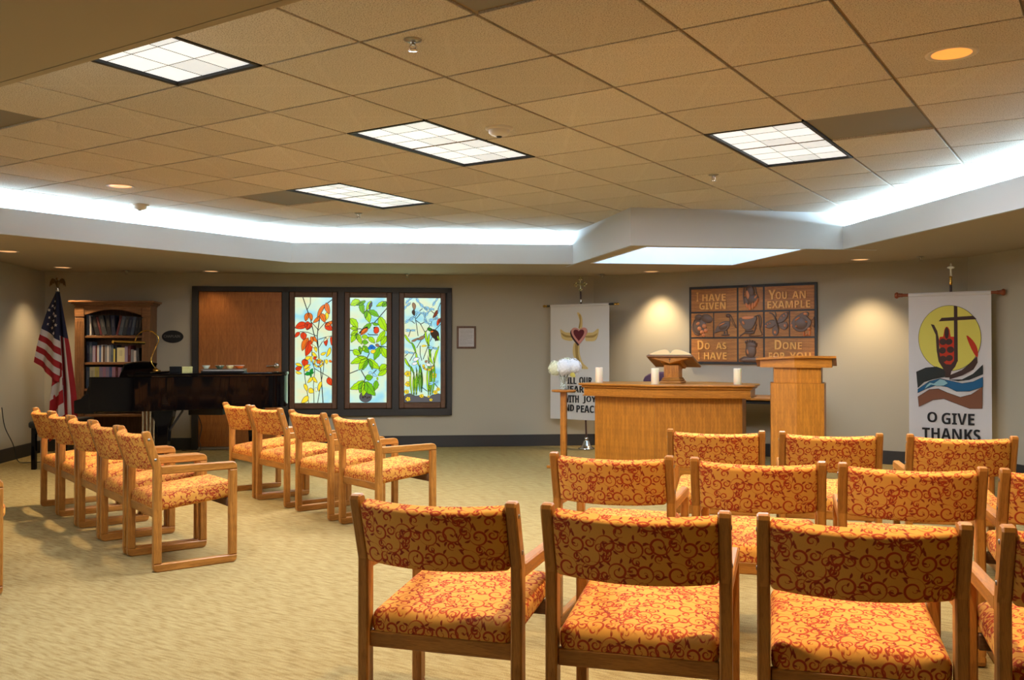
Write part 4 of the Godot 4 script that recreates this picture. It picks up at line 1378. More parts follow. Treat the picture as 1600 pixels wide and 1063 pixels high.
	for h in heads:
		st = begin()
		st.set_smooth_group(-1)
		var c := Vector3(h[0], h[1], h[2])
		for k in 85:
			var yy := 1.0 - 2.0 * (k + 0.5) / 85.0
			var a := k * 2.39996
			var dir := Vector3(cos(a) * sqrt(1 - yy * yy), yy, sin(a) * sqrt(1 - yy * yy))
			var o: Vector3 = c + dir * (h[3] * rng.randf_range(0.88, 1.04))
			var tx := dir.cross(Vector3(0.3, 0.8, 0.5)).normalized()
			var ty := dir.cross(tx)
			var spin := rng.randf_range(0, TAU)
			for p in 4:
				var an := spin + TAU * p / 4
				var ra := tx * cos(an) + ty * sin(an)
				var si := tx * -sin(an) + ty * cos(an)
				var w := 0.0105
				quad(st, o, o + ra * w + si * w * 0.75 + dir * 0.003, o + ra * w * 1.7 - dir * 0.001, o + ra * w - si * w * 0.75 + dir * 0.003, dir)
		var fh := obj("flower_head", st, fw[h[4]], bq)
		st = begin()
		ball(st, Vector3.ONE * h[3] * 0.86, at(c.x, c.y, c.z), 6, 10)
		obj("flower_core", st, fw[h[4]], fh)
		st = begin()
		tube(st, smooth_path([Vector3(-c.x * 0.35, 0.022, -c.z * 0.3), Vector3(c.x * 0.1, 0.08, c.z * 0.1), Vector3(c.x * 0.45, 0.16, c.z * 0.5), c], 5), 0.0045, 6)
		obj("stem", st, mat(col(86, 92, 48), 0.6), bq)
	st = begin()
	prism(st, leaf_shape(Vector2(0.06, 0.17), Vector2(0.12, 0.14), 0.05), 0.075, 0.08, Transform3D(), 0.0)
	obj("leaf", st, mat(col(186, 176, 84), 0.7), bq)

# ---------------------------------------------------------------- lectern
func lectern() -> void:
	var t := thing("lectern", "oak lectern with stepped faceted pedestal and slanted top, right of the altar", "lectern")
	var p := PackedVector2Array([Vector2(2.25, 8.07), Vector2(2.443, 7.97), Vector2(2.665, 7.93), Vector2(2.812, 8.32), Vector2(2.34, 8.42)])
	if area2(p) < 0: p.reverse()
	var st := begin()
	column(st, inset(p, -0.015), 0.0, 0.1, 0.006)
	obj("plinth", st, M.altar_x, t)
	st = begin()
	column(st, p, 0.1, 0.962, 0.006)
	obj("pedestal", st, M.altar_y, t)
	st = begin()
	column(st, inset(p, 0.026), 0.962, 1.1, 0.003)
	obj("neck", st, M.altar_y, t)
	var top := PackedVector2Array([Vector2(2.155, 8.12), Vector2(2.42, 7.96), Vector2(2.735, 7.9), Vector2(2.88, 8.3), Vector2(2.26, 8.47)])
	if area2(top) < 0: top.reverse()
	# slanting away from the seats: every point drops with its distance from the front edge
	var fall := func(q: Vector2) -> float: return maxf(0.0, (q - Vector2(2.42, 7.93)).dot(Vector2(0.2, 0.98))) * 0.16
	for e in [[0.012, 1.098, 1.182, "desk_box", M.altar_x, 0.0], [-0.022, 1.182, 1.2, "desk_top", M.altar_x, 0.0]]:
		st = begin()
		var q := inset(top, e[0])
		var n := q.size()
		var lo := []
		var hi := []
		for v in q:
			lo.append(V(v, e[1] - (0.0 if e[3] == "desk_box" else fall.call(v))))
			hi.append(V(v, e[2] - fall.call(v)))
		var mid: Vector3 = (lo[0] + lo[2] + lo[3]) / 3.0
		st.set_smooth_group(-1)
		for i in n:
			var j := (i + 1) % n
			quad(st, lo[i], lo[j], hi[j], hi[i], (lo[i] + lo[j]) / 2.0 - mid)
		for i in range(1, n - 1):
			tri(st, hi[0], hi[i], hi[i + 1], Vector3.UP)
			tri(st, lo[0], lo[i], lo[i + 1], Vector3.DOWN)
		obj(e[3], st, e[4], t)
	var pap := thing("paper_sheet", "sheet of white paper lying on the slanted lectern top", "paper", Transform3D(Basis.from_euler(Vector3(-0.1587, -0.201, 0.0)), Vector3(2.4, 1.1685, -8.15)))
	st = begin()
	box(st, Vector3(0.22, 0.002, 0.28), Transform3D(), 0.0)
	tag(obj("page", st, mat(col(236, 232, 222), 0.8), pap), "", "")

# ---------------------------------------------------------------- carved plaque
func plaque() -> void:
	var t := thing("wall_plaque", "carved wooden wall plaque with raised words and seven relief pictures", "plaque", on_wall(W1, W2, 1.357, 1.082, 0.0))
	var W := 1.56
	var H := 0.945
	var st := begin()
	slab(st, Vector3(0.0, 0.0, 0.0005), Vector3(W, H, 0.03), Transform3D(), 0.003)
	obj("backboard", st, M.bronze, t)
	var x := [0.025, 0.485, 0.497, 0.935, 0.95, W - 0.025]
	# columns: words, picture, words; the middle row has five pictures
	var ca := [0.03, 0.612]; var cb := [0.632, 0.932]; var cc := [0.952, W - 0.03]
	var ra := [0.64, H - 0.03]; var rb := [0.328, 0.62]; var rc := [0.03, 0.308]
	var wood := oak(0, col(204, 134, 62), 0.5)
	var cells := [[ca, ra], [cb, ra], [cc, ra], [[0.03, 0.312], rb], [[0.326, 0.612], rb], [cb, rb], [[0.952, 1.238], rb], [[1.252, W - 0.03], rb], [ca, rc], [cb, rc], [cc, rc]]
	for c in cells:
		st = begin()
		slab(st, Vector3(c[0][0], c[1][0], 0.028), Vector3(c[0][1], c[1][1], 0.034), Transform3D(), 0.002)
		obj("panel", st, wood, t)
	var gold := mat(col(240, 176, 84), 0.4)
	var put := func(words: String, cx: float, cy: float, w: float, h: float) -> void:
		letters(words, t, gold, Vector3(cx, cy, 0.041), w, h, 0.016, "Droid Sans", 700)
	put.call("I", 0.117, 0.82, 0.022, 0.112); put.call("HAVE", 0.33, 0.808, 0.3, 0.085)
	put.call("GIVEN", 0.31, 0.708, 0.335, 0.085)
	put.call("Y", 1.045, 0.818, 0.085, 0.112); put.call("OU", 1.155, 0.806, 0.13, 0.085); put.call("AN", 1.36, 0.808, 0.155, 0.085)
	put.call("EXAMPLE", 1.24, 0.7, 0.5, 0.085)
	put.call("D", 0.155, 0.232, 0.075, 0.112); put.call("O", 0.24, 0.218, 0.065, 0.08); put.call("AS", 0.42, 0.22, 0.13, 0.08)
	put.call("I", 0.135, 0.1, 0.018, 0.085); put.call("HAVE", 0.345, 0.1, 0.29, 0.085)
	put.call("D", 1.115, 0.232, 0.08, 0.112); put.call("ONE", 1.28, 0.22, 0.225, 0.082)
	put.call("FOR", 1.1, 0.1, 0.19, 0.085); put.call("YOU", 1.37, 0.1, 0.24, 0.085)
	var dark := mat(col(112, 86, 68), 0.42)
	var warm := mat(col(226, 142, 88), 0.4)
	var z := 0.034
	var blob := func(s: SurfaceTool, cx: float, cy: float, rx: float, ry: float, rot := 0.0, dz := 0.02) -> void:
		ball(s, Vector3(rx, ry, dz), Transform3D(Basis.from_euler(Vector3(0, 0, rot)), Vector3(cx, cy, z)), 8, 16)
	var relief := func(called: String, cx: float, cy: float, darks: Array, lights: Array, lines: Array, shapes := []) -> void:
		var a := begin()
		for s in shapes:
			var pp := pv(s)
			for i in pp.size(): pp[i] += Vector2(cx, cy)
			prism(a, rounded(pp, 4), z - 0.002, z + 0.016, Transform3D(), 0.006, true)
		for b in darks: blob.call(a, cx + b[0], cy + b[1], b[2], b[3], b[4] if b.size() > 4 else 0.0, b[5] if b.size() > 5 else 0.02)
		for l in lines:
			var pts := []
			for i in range(0, l.size(), 2): pts.append(Vector3(cx + l[i], cy + l[i + 1], z + 0.006))
			tube(a, smooth_path(pts, 4), 0.008, 8)
		var o := obj(called, a, dark, t)
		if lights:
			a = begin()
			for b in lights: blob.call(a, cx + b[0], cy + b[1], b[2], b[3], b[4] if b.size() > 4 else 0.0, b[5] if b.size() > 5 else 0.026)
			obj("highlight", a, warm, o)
	# reaching hand, seen from the back: forearm, palm, five fingers
	relief.call("relief_hand", 0.782, 0.78, [[-0.01, 0.08, 0.062, 0.08, 0.1, 0.02], [0.02, 0.0, 0.085, 0.06, -0.2, 0.024], [-0.05, -0.03, 0.03, 0.062, 0.3]], [[-0.03, 0.045, 0.026, 0.07, 0.15, 0.028], [-0.045, -0.075, 0.017, 0.036, 0.35, 0.03], [-0.01, -0.1, 0.018, 0.04, 0.15, 0.032], [0.03, -0.085, 0.019, 0.042, 0.0, 0.034], [0.062, -0.062, 0.018, 0.04, -0.2, 0.034], [0.085, -0.025, 0.015, 0.036, -0.3, 0.032], [0.065, 0.02, 0.014, 0.034, -0.6, 0.03]], [[-0.08, 0.13, -0.085, 0.03, -0.075, -0.06], [0.06, 0.13, 0.075, 0.06, 0.1, 0.0]])
	relief.call("relief_fruit", 0.171, 0.474, [[-0.04, -0.02, 0.1, 0.1, 0.0, 0.014], [0.06, 0.08, 0.08, 0.055, -0.3, 0.02], [-0.05, 0.1, 0.05, 0.035, 0.2]], [[-0.03, -0.04, 0.03, 0.03], [0.03, -0.01, 0.03, 0.03], [0.0, -0.085, 0.028, 0.028], [0.05, -0.065, 0.026, 0.026], [0.02, -0.12, 0.022, 0.022], [-0.05, 0.02, 0.03, 0.02, 0.5]], [[-0.12, 0.0, -0.1, -0.09, -0.04, -0.125], [-0.12, 0.0, -0.09, 0.07, -0.02, 0.06]])
	relief.call("relief_pelican", 0.469, 0.474, [[-0.02, -0.02, 0.075, 0.045, 0.45, 0.03], [0.038, 0.11, 0.032, 0.024, -0.2, 0.026], [0.0, -0.122, 0.055, 0.012]], [[-0.04, 0.005, 0.055, 0.012, 0.45, 0.036]], [[0.05, 0.02, 0.062, 0.06, 0.045, 0.1], [-0.01, -0.07, -0.012, -0.12], [0.02, -0.065, 0.022, -0.12]], [[-0.135, -0.1, -0.11, -0.03, -0.05, 0.03, 0.02, 0.045, 0.06, 0.03, 0.05, -0.03, 0.0, -0.075, -0.07, -0.08], [0.04, 0.125, 0.07, 0.12, 0.1, 0.06, 0.14, -0.03, 0.12, -0.03, 0.09, 0.02, 0.06, 0.08]])
	relief.call("relief_cup", 0.782, 0.474, [[-0.02, -0.075, 0.055, 0.016, 0.0, 0.024], [-0.02, -0.1, 0.07, 0.016, 0.0, 0.022]], [[-0.03, 0.08, 0.1, 0.024, 0.06, 0.024], [-0.085, 0.02, 0.016, 0.03, 0.5, 0.03]], [[0.05, 0.09, 0.11, 0.105, 0.13, 0.03, 0.115, -0.05], [-0.13, -0.135, -0.06, -0.1, 0.04, -0.09, 0.07, 0.0]], [[-0.13, 0.08, 0.07, 0.09, 0.06, 0.02, 0.03, -0.04, -0.02, -0.065, -0.07, -0.055, -0.115, 0.0], [0.05, 0.09, 0.1, 0.1, 0.11, 0.03, 0.12, -0.06, 0.14, -0.13, -0.02, -0.135, 0.04, -0.09, 0.065, 0.0]])
	relief.call("relief_butterfly", 1.095, 0.474, [[0.0, 0.01, 0.016, 0.085, 0.3, 0.03]], [[-0.1, 0.0, 0.01, 0.012], [-0.075, 0.01, 0.009, 0.01], [0.09, 0.095, 0.012, 0.014], [0.06, 0.07, 0.01, 0.01], [0.115, 0.12, 0.008, 0.012], [-0.015, -0.095, 0.02, 0.026], [0.1, -0.02, 0.018, 0.026], [-0.125, -0.02, 0.016, 0.012]], [[-0.02, 0.08, -0.05, 0.12, -0.085, 0.132], [-0.01, 0.08, -0.01, 0.12, -0.02, 0.14]], [[0.0, 0.03, -0.05, 0.05, -0.1, 0.035, -0.14, 0.0, -0.125, -0.04, -0.07, -0.05, -0.01, -0.01], [0.01, 0.03, 0.05, 0.1, 0.1, 0.13, 0.136, 0.135, 0.13, 0.08, 0.09, 0.03, 0.03, 0.01], [-0.01, -0.01, -0.05, -0.06, -0.045, -0.12, -0.01, -0.14, 0.025, -0.1, 0.02, -0.04], [0.02, 0.0, 0.07, 0.02, 0.12, 0.02, 0.136, -0.03, 0.1, -0.07, 0.05, -0.05]])
	relief.call("relief_fish", 1.391, 0.474, [[-0.01, 0.0, 0.09, 0.085, 0.0, 0.03]], [[0.04, 0.112, 0.03, 0.02, 0.0, 0.026], [-0.05, 0.055, 0.04, 0.014, 0.6, 0.036], [-0.118, -0.02, 0.012, 0.02], [-0.062, -0.03, 0.014, 0.012, 0.0, 0.036], [0.08, -0.06, 0.025, 0.018, 0.4, 0.03], [0.02, -0.12, 0.012, 0.03], [0.05, -0.128, 0.014, 0.014], [0.085, -0.11, 0.012, 0.034], [0.05, 0.02, 0.02, 0.012, -0.4, 0.03]], [], [[-0.125, -0.01, -0.09, 0.06, -0.04, 0.1, 0.03, 0.1, 0.08, 0.06, 0.11, 0.015, 0.08, -0.05, 0.02, -0.09, -0.06, -0.085], [0.09, 0.02, 0.12, 0.05, 0.14, 0.075, 0.145, 0.02, 0.14, -0.05, 0.115, -0.02, 0.09, 0.0], [-0.03, 0.095, 0.0, 0.125, 0.06, 0.135, 0.08, 0.11, 0.06, 0.08]])
	relief.call("relief_foot", 0.782, 0.169, [[0.0, -0.01, 0.068, 0.095, 0.0, 0.026], [0.01, 0.06, 0.072, 0.05, 0.0, 0.024], [-0.05, 0.098, 0.022, 0.026, 0.0, 0.03], [-0.012, 0.105, 0.016, 0.022, 0.0, 0.028], [0.02, 0.1, 0.015, 0.02, -0.1, 0.028], [0.047, 0.09, 0.014, 0.019, -0.2, 0.028], [0.07, 0.072, 0.013, 0.018, -0.3, 0.026], [0.0, -0.115, 0.14, 0.03, 0.0, 0.018]], [[-0.05, 0.115, 0.01, 0.01, 0.0, 0.033], [-0.03, -0.02, 0.018, 0.04, 0.2, 0.032]], [[-0.14, -0.115, -0.07, -0.08, 0.0, -0.1, 0.07, -0.085, 0.14, -0.12]])

# ---------------------------------------------------------------- banners
func cloth_sheet(st: SurfaceTool, x0: float, x1: float, y0: float, y1: float, amp: float, ph: float) -> void:
	var nx := 40
	var ny := 24
	var f := func(x: float, y: float) -> float:
		var k := (y1 - y) / (y1 - y0)
		return amp * (0.25 + 0.75 * k) * (sin(x * 13.0 + ph) + 0.5 * sin(x * 29.0 + ph * 2.0 + y * 2.0))
	for side in [1.0, -1.0]:
		st.set_smooth_group(4 if side > 0 else 5)
		for i in nx:
			for j in ny:
				var q := []
				for c in [[0, 0], [1, 0], [1, 1], [0, 1]]:
					var x := lerpf(x0, x1, float(i + c[0]) / nx)
					var y := lerpf(y0, y1, float(j + c[1]) / ny)
					q.append(Vector3(x, y, f.call(x, y) + side * 0.001))
				quad(st, q[0], q[1], q[2], q[3], Vector3(0, 0, side))

func finial_rod(t: Node3D, x0: float, x1: float, y: float, rod: Material, tip: Material, r: float, knob: bool) -> void:
	var st := begin()
	tube(st, [Vector3(x0 + 0.06, y, 0), Vector3(x1 - 0.06, y, 0)], r, 12)
	obj("crossbar", st, rod, t)
	for s in [-1.0, 1.0]:
		st = begin()
		var xf := Transform3D(Basis(Vector3(0, 1, 0), Vector3(s, 0, 0), Vector3(0, 0, 1)), Vector3(x0 + 0.07 if s < 0 else x1 - 0.07, y, 0))
		if knob: lathe(st, [Vector2(0, 0), Vector2(r * 1.3, 0.0), Vector2(r * 1.3, 0.012), Vector2(r, 0.018), Vector2(r * 1.5, 0.026), Vector2(r * 1.1, 0.034), Vector2(r * 1.9, 0.046), Vector2(r * 2.1, 0.058), Vector2(r * 1.5, 0.074), Vector2(0, 0.078)], 16, xf)
		else: lathe(st, [Vector2(0, 0), Vector2(r * 1.2, 0), Vector2(r * 1.2, 0.014), Vector2(r * 0.8, 0.022), Vector2(r * 1.3, 0.04), Vector2(r * 1.2, 0.055), Vector2(0, 0.072)], 14, xf)
		obj("finial", st, tip, t)

func banners() -> void:
	# the heart banner in the left corner
	var t := thing("church_banner", "grey-white banner with a gold cross and heart, hung on a pole in the corner", "banner", on_wall(W1, W2, 0.067, 0.0, 0.5))
	var st := begin()
	lathe(st, [Vector2(0, 0), Vector2(0.1, 0), Vector2(0.105, 0.008), Vector2(0.08, 0.02), Vector2(0.055, 0.05), Vector2(0.035, 0.1), Vector2(0.022, 0.115), Vector2(0.03, 0.125), Vector2(0.02, 0.15), Vector2(0, 0.15)], 28, at(0.085, 0, -0.03))
	obj("pole_base", st, M.chrome, t)
	st = begin()
	tube(st, [Vector3(0.085, 0.14, -0.03), Vector3(0.006, 2.0, -0.022)], 0.012, 12)
	obj("pole", st, mat(col(70, 44, 34), 0.35), t)
	st = begin()
	lathe(st, [Vector2(0.016, 1.86), Vector2(0.018, 1.88), Vector2(0.013, 1.9)], 12, at(0.012, 0, -0.022))
	obj("collar", st, M.chrome, t)
	st = begin()
	for a in 4:
		var d := Vector3(cos(a * PI / 2), sin(a * PI / 2), 0)
		tube(st, [Vector3(0.003, 2.09, -0.022), Vector3(0.003, 2.09, -0.022) + d * 0.055], 0.011, 8)
		var e := Vector3(0.003, 2.09, -0.022) + d * 0.062
		for p in [d * 0.022, Vector3(-d.y, d.x, 0) * 0.018, Vector3(d.y, -d.x, 0) * 0.018]:
			ball(st, Vector3(0.017, 0.017, 0.011), Transform3D(Basis(), e + p), 6, 10)
	obj("cross_finial", st, mat(col(206, 200, 160), 0.25, 0.9), t)
	finial_rod(t, -0.549, 0.572, 1.824, M.bronze, M.brass, 0.0125, false)
	st = begin()
	cloth_sheet(st, -0.428, 0.428, 0.368, 1.83, 0.004, 0.6)
	tube(st, [Vector3(-0.427, 1.824, 0), Vector3(0.427, 1.824, 0)], 0.0165, 12)
	obj("cloth", st, M.linen, t)
	var q := func(a: Array) -> PackedVector2Array:
		var r := PackedVector2Array()
		for i in range(0, a.size(), 2): r.append(Vector2((a[i] - 247.0) * 0.00178, 1.827 - (a[i + 1] - 32.0) * 0.00153))
		return r
	var put := func(called: String, poly: PackedVector2Array, m: Material, z: float) -> void:
		var s2 := begin()
		prism(s2, poly, z - 0.012, z)
		obj(called, s2, m, t)
	var pale := mat(col(214, 186, 118), 0.7)
	var deep := mat(col(164, 132, 66), 0.6)
	put.call("gold_feather", rounded(q.call([232, 98, 255, 106, 272, 150, 270, 226, 246, 228, 252, 165]), 4), pale, 0.009)
	put.call("gold_feather", rounded(q.call([92, 232, 130, 258, 190, 268, 194, 325, 150, 328, 108, 310, 97, 272]), 4), pale, 0.009)
	put.call("gold_feather", rounded(q.call([402, 232, 398, 282, 375, 330, 320, 334, 300, 325, 304, 268, 360, 262]), 4), pale, 0.009)
	put.call("gold_feather", rounded(q.call([206, 352, 246, 352, 250, 430, 275, 510, 322, 560, 262, 556, 218, 490, 196, 430]), 4), pale, 0.009)
	put.call("gold_line", rounded(q.call([248, 112, 262, 126, 262, 190, 252, 226, 244, 222, 254, 165]), 3), deep, 0.011)
	put.call("gold_line", rounded(q.call([100, 262, 140, 282, 190, 290, 190, 302, 140, 300, 112, 284]), 3), deep, 0.011)
	put.call("gold_line", rounded(q.call([396, 270, 360, 286, 306, 290, 306, 304, 360, 304, 386, 290]), 3), deep, 0.011)
	put.call("gold_line", rounded(q.call([218, 352, 238, 352, 240, 440, 256, 505, 280, 557, 262, 552, 230, 500, 218, 430]), 3), deep, 0.011)
	var heart := func(cx: float, cy: float, k: float) -> PackedVector2Array:
		var r := PackedVector2Array()
		for i in 40:
			var a := TAU * i / 40.0
			r.append(Vector2((cx - 247.0) * 0.00178 + k * pow(sin(a), 3), 1.827 - (cy - 32.0) * 0.00153 + k * (0.9 * cos(a) - 0.36 * cos(2 * a) - 0.12 * cos(3 * a))))
		return r
	put.call("heart_shadow", heart.call(240, 290, 0.115), mat(col(52, 26, 30), 0.8), 0.013)
	put.call("heart", heart.call(250, 278, 0.115), mat(col(206, 140, 126), 0.8), 0.016)
	put.call("inner_heart", heart.call(248, 276, 0.078), mat(col(96, 22, 30), 0.8), 0.018)
	var word := func(s2: String, x0: float, x1: float, y: float, h: float) -> void:
		letters(s2, t, M.ink, Vector3(((x0 + x1) / 2.0 - 247.0) * 0.00178, 1.827 - (y - 32.0) * 0.00153, 0.008), (x1 - x0) * 0.00178, h * 0.00153, 0.01, "Droid Sans", 700, "lettering", 0.0)
	word.call("FILL", 125, 224, 662, 56); word.call("OUR", 250, 352, 659, 56)
	word.call("HEARTS", 128, 350, 733, 56)
	word.call("WITH", 118, 244, 814, 62); word.call("JOY", 278, 384, 818, 62)
	word.call("AND", 92, 204, 888, 56); word.call("PEACE", 226, 400, 894, 60)

	# the harvest banner at the right
	t = thing("church_banner", "white banner with yellow sun, wheat and waves reading O GIVE THANKS", "banner", on_wall(W1, W2, 4.37, 0.0, 0.5))
	st = begin()
	lathe(st, [Vector2(0, 0), Vector2(0.13, 0), Vector2(0.135, 0.01), Vector2(0.1, 0.025), Vector2(0.05, 0.05), Vector2(0.03, 0.1), Vector2(0.018, 0.12), Vector2(0, 0.12)], 28, at(0, 0, -0.03))
	obj("pole_base", st, M.brass, t)
	st = begin()
	tube(st, [Vector3(0, 0.1, -0.03), Vector3(0.012, 1.93, -0.024)], 0.0125, 12)
	obj("pole", st, mat(col(58, 36, 30), 0.35), t)
	st = begin()
	lathe(st, [Vector2(0.0135, 1.91), Vector2(0.016, 1.925), Vector2(0.014, 1.94), Vector2(0.012, 1.975), Vector2(0.017, 1.985), Vector2(0.01, 2.0), Vector2(0, 2.0)], 14, at(0.012, 0, -0.024))
	obj("collar", st, M.brass, t)
	st = begin()
	prism(st, pv([0.003, 1.99, 0.023, 1.99, 0.022, 2.07, 0.036, 2.073, 0.047, 2.08, 0.047, 2.09, 0.036, 2.096, 0.022, 2.098, 0.021, 2.12, 0.013, 2.132, 0.005, 2.12, 0.004, 2.098, -0.01, 2.096, -0.021, 2.09, -0.021, 2.08, -0.01, 2.073, 0.004, 2.07]), -0.031, -0.017, Transform3D(), 0.003)
	obj("cross_finial", st, mat(col(206, 200, 176), 0.3, 0.6), t)
	finial_rod(t, -0.513, 0.5, 1.818, mat(col(140, 66, 26), 0.4), mat(col(140, 66, 26), 0.4), 0.0165, true)
	st = begin()
	cloth_sheet(st, -0.385, 0.38, 0.28, 1.826, 0.003, 2.1)
	tube(st, [Vector3(-0.384, 1.818, 0), Vector3(0.379, 1.818, 0)], 0.0205, 12)
	obj("cloth", st, mat(col(222, 218, 216), 0.9, 0.0, 0.2), t)
	var sx := 0.765 / 455.0
	var q2 := func(a: Array) -> PackedVector2Array:
		var r := PackedVector2Array()
		for i in range(0, a.size(), 2): r.append(Vector2((a[i] - 632.0) * sx, 1.818 - (a[i + 1] - 240.0) * 0.00192))
		return r
	var brown := mat(col(70, 48, 42), 0.8)
	var red := mat(col(196, 52, 22), 0.8)
	var slate := mat(col(44, 48, 46), 0.8)
	var black := mat(col(24, 22, 22), 0.8)
	var put2 := func(called: String, poly: PackedVector2Array, m: Material, z: float, edge: bool) -> void:
		var s2 := begin()
		prism(s2, poly, z - 0.01, z)
		var o := obj(called, s2, m, t)
		if edge:
			s2 = begin()
			var pts := []
			for v in poly: pts.append(v)
			ribbon(s2, pts, 0.0035, z - 0.004, z + 0.0006, true)
			obj("stitched_outline", s2, black, o)
	put2.call("sun_disc", oval(Vector2(0, 1.818 - 233.0 * 0.00192), 172 * sx, 172 * 0.00192, 56), mat(col(224, 212, 96), 0.8), 0.0065, true)
	put2.call("cross_upright", q2.call([658, 304, 677, 306, 678, 595, 658, 600]), brown, 0.0085, false)
	put2.call("cross_bar", q2.call([574, 384, 590, 366, 762, 358, 780, 376]), brown, 0.0088, false)
	put2.call("wheat", rounded(q2.call([605, 430, 618, 412, 634, 430, 640, 465, 662, 466, 658, 500, 664, 520, 660, 560, 660, 590, 640, 612, 612, 612, 586, 590, 576, 560, 582, 530, 574, 500, 580, 466, 598, 465]), 2), red, 0.0082, false)
	for l in [[618, 447, 12, 30, 0.0], [597, 492, 20, 17, -0.5], [630, 492, 20, 16, 0.5], [594, 538, 19, 17, -0.5], [638, 534, 20, 17, 0.5], [598, 582, 20, 16, -0.5], [632, 578, 20, 16, 0.5]]:
		put2.call("wheat_grain", oval(Vector2((l[0] - 632.0) * sx, 1.818 - (l[1] - 240.0) * 0.00192), l[2] * sx, l[3] * 0.00192, 20, l[4]), brown, 0.0092, false)
	put2.call("stem", q2.call([530, 398, 548, 402, 566, 436, 575, 480, 578, 560, 590, 588, 612, 610, 640, 612, 658, 590, 678, 590, 664, 622, 642, 648, 634, 680, 608, 680, 608, 650, 572, 596, 562, 540, 557, 455]), brown, 0.0087, false)
	put2.call("branch", q2.call([632, 668, 700, 640, 752, 598, 782, 566, 784, 600, 762, 636, 702, 668, 632, 690]), brown, 0.0086, false)
	put2.call("red_leaf", rounded(q2.call([725, 460, 760, 486, 784, 530, 782, 574, 752, 530]), 3), red, 0.009, false)
	put2.call("dark_hill", q2.call([447, 652, 500, 630, 560, 624, 608, 640, 608, 676, 540, 690, 490, 706, 455, 738]), slate, 0.0078, true)
	put2.call("dark_hill", q2.call([632, 692, 700, 690, 760, 660, 812, 612, 812, 660, 740, 690, 680, 698]), slate, 0.0078, true)
	put2.call("blue_wave", q2.call([453, 765, 455, 745, 520, 702, 580, 686, 640, 698, 700, 710, 760, 700, 812, 675, 812, 725, 740, 750, 670, 752, 620, 730, 560, 722, 500, 742]), mat(col(30, 96, 138), 0.8), 0.0078, true)
	put2.call("pale_fish", q2.call([490, 746, 505, 722, 522, 708, 545, 712, 580, 688, 606, 694, 624, 710, 600, 724, 565, 726, 530, 720]), mat(col(150, 196, 204), 0.8), 0.0088, true)
	put2.call("brown_field", q2.call([455, 785, 520, 745, 570, 740, 620, 760, 690, 782, 750, 766, 810, 725, 808, 838, 740, 840, 680, 820, 600, 792, 540, 800, 460, 838]), mat(col(132, 82, 56), 0.8), 0.0078, true)
	var w2 := func(s2: String, x0: float, x1: float, y: float, h: float) -> void:
		letters(s2, t, M.ink, Vector3(((x0 + x1) / 2.0 - 632.0) * sx, 1.818 - (y - 240.0) * 0.00192, 0.008), (x1 - x0) * sx, h * 0.00192, 0.008, "Droid Sans", 700)
	w2.call("O", 508, 562, 891, 54); w2.call("GIVE", 588, 766, 896, 60)
	w2.call("THANKS", 478, 796, 978, 62)

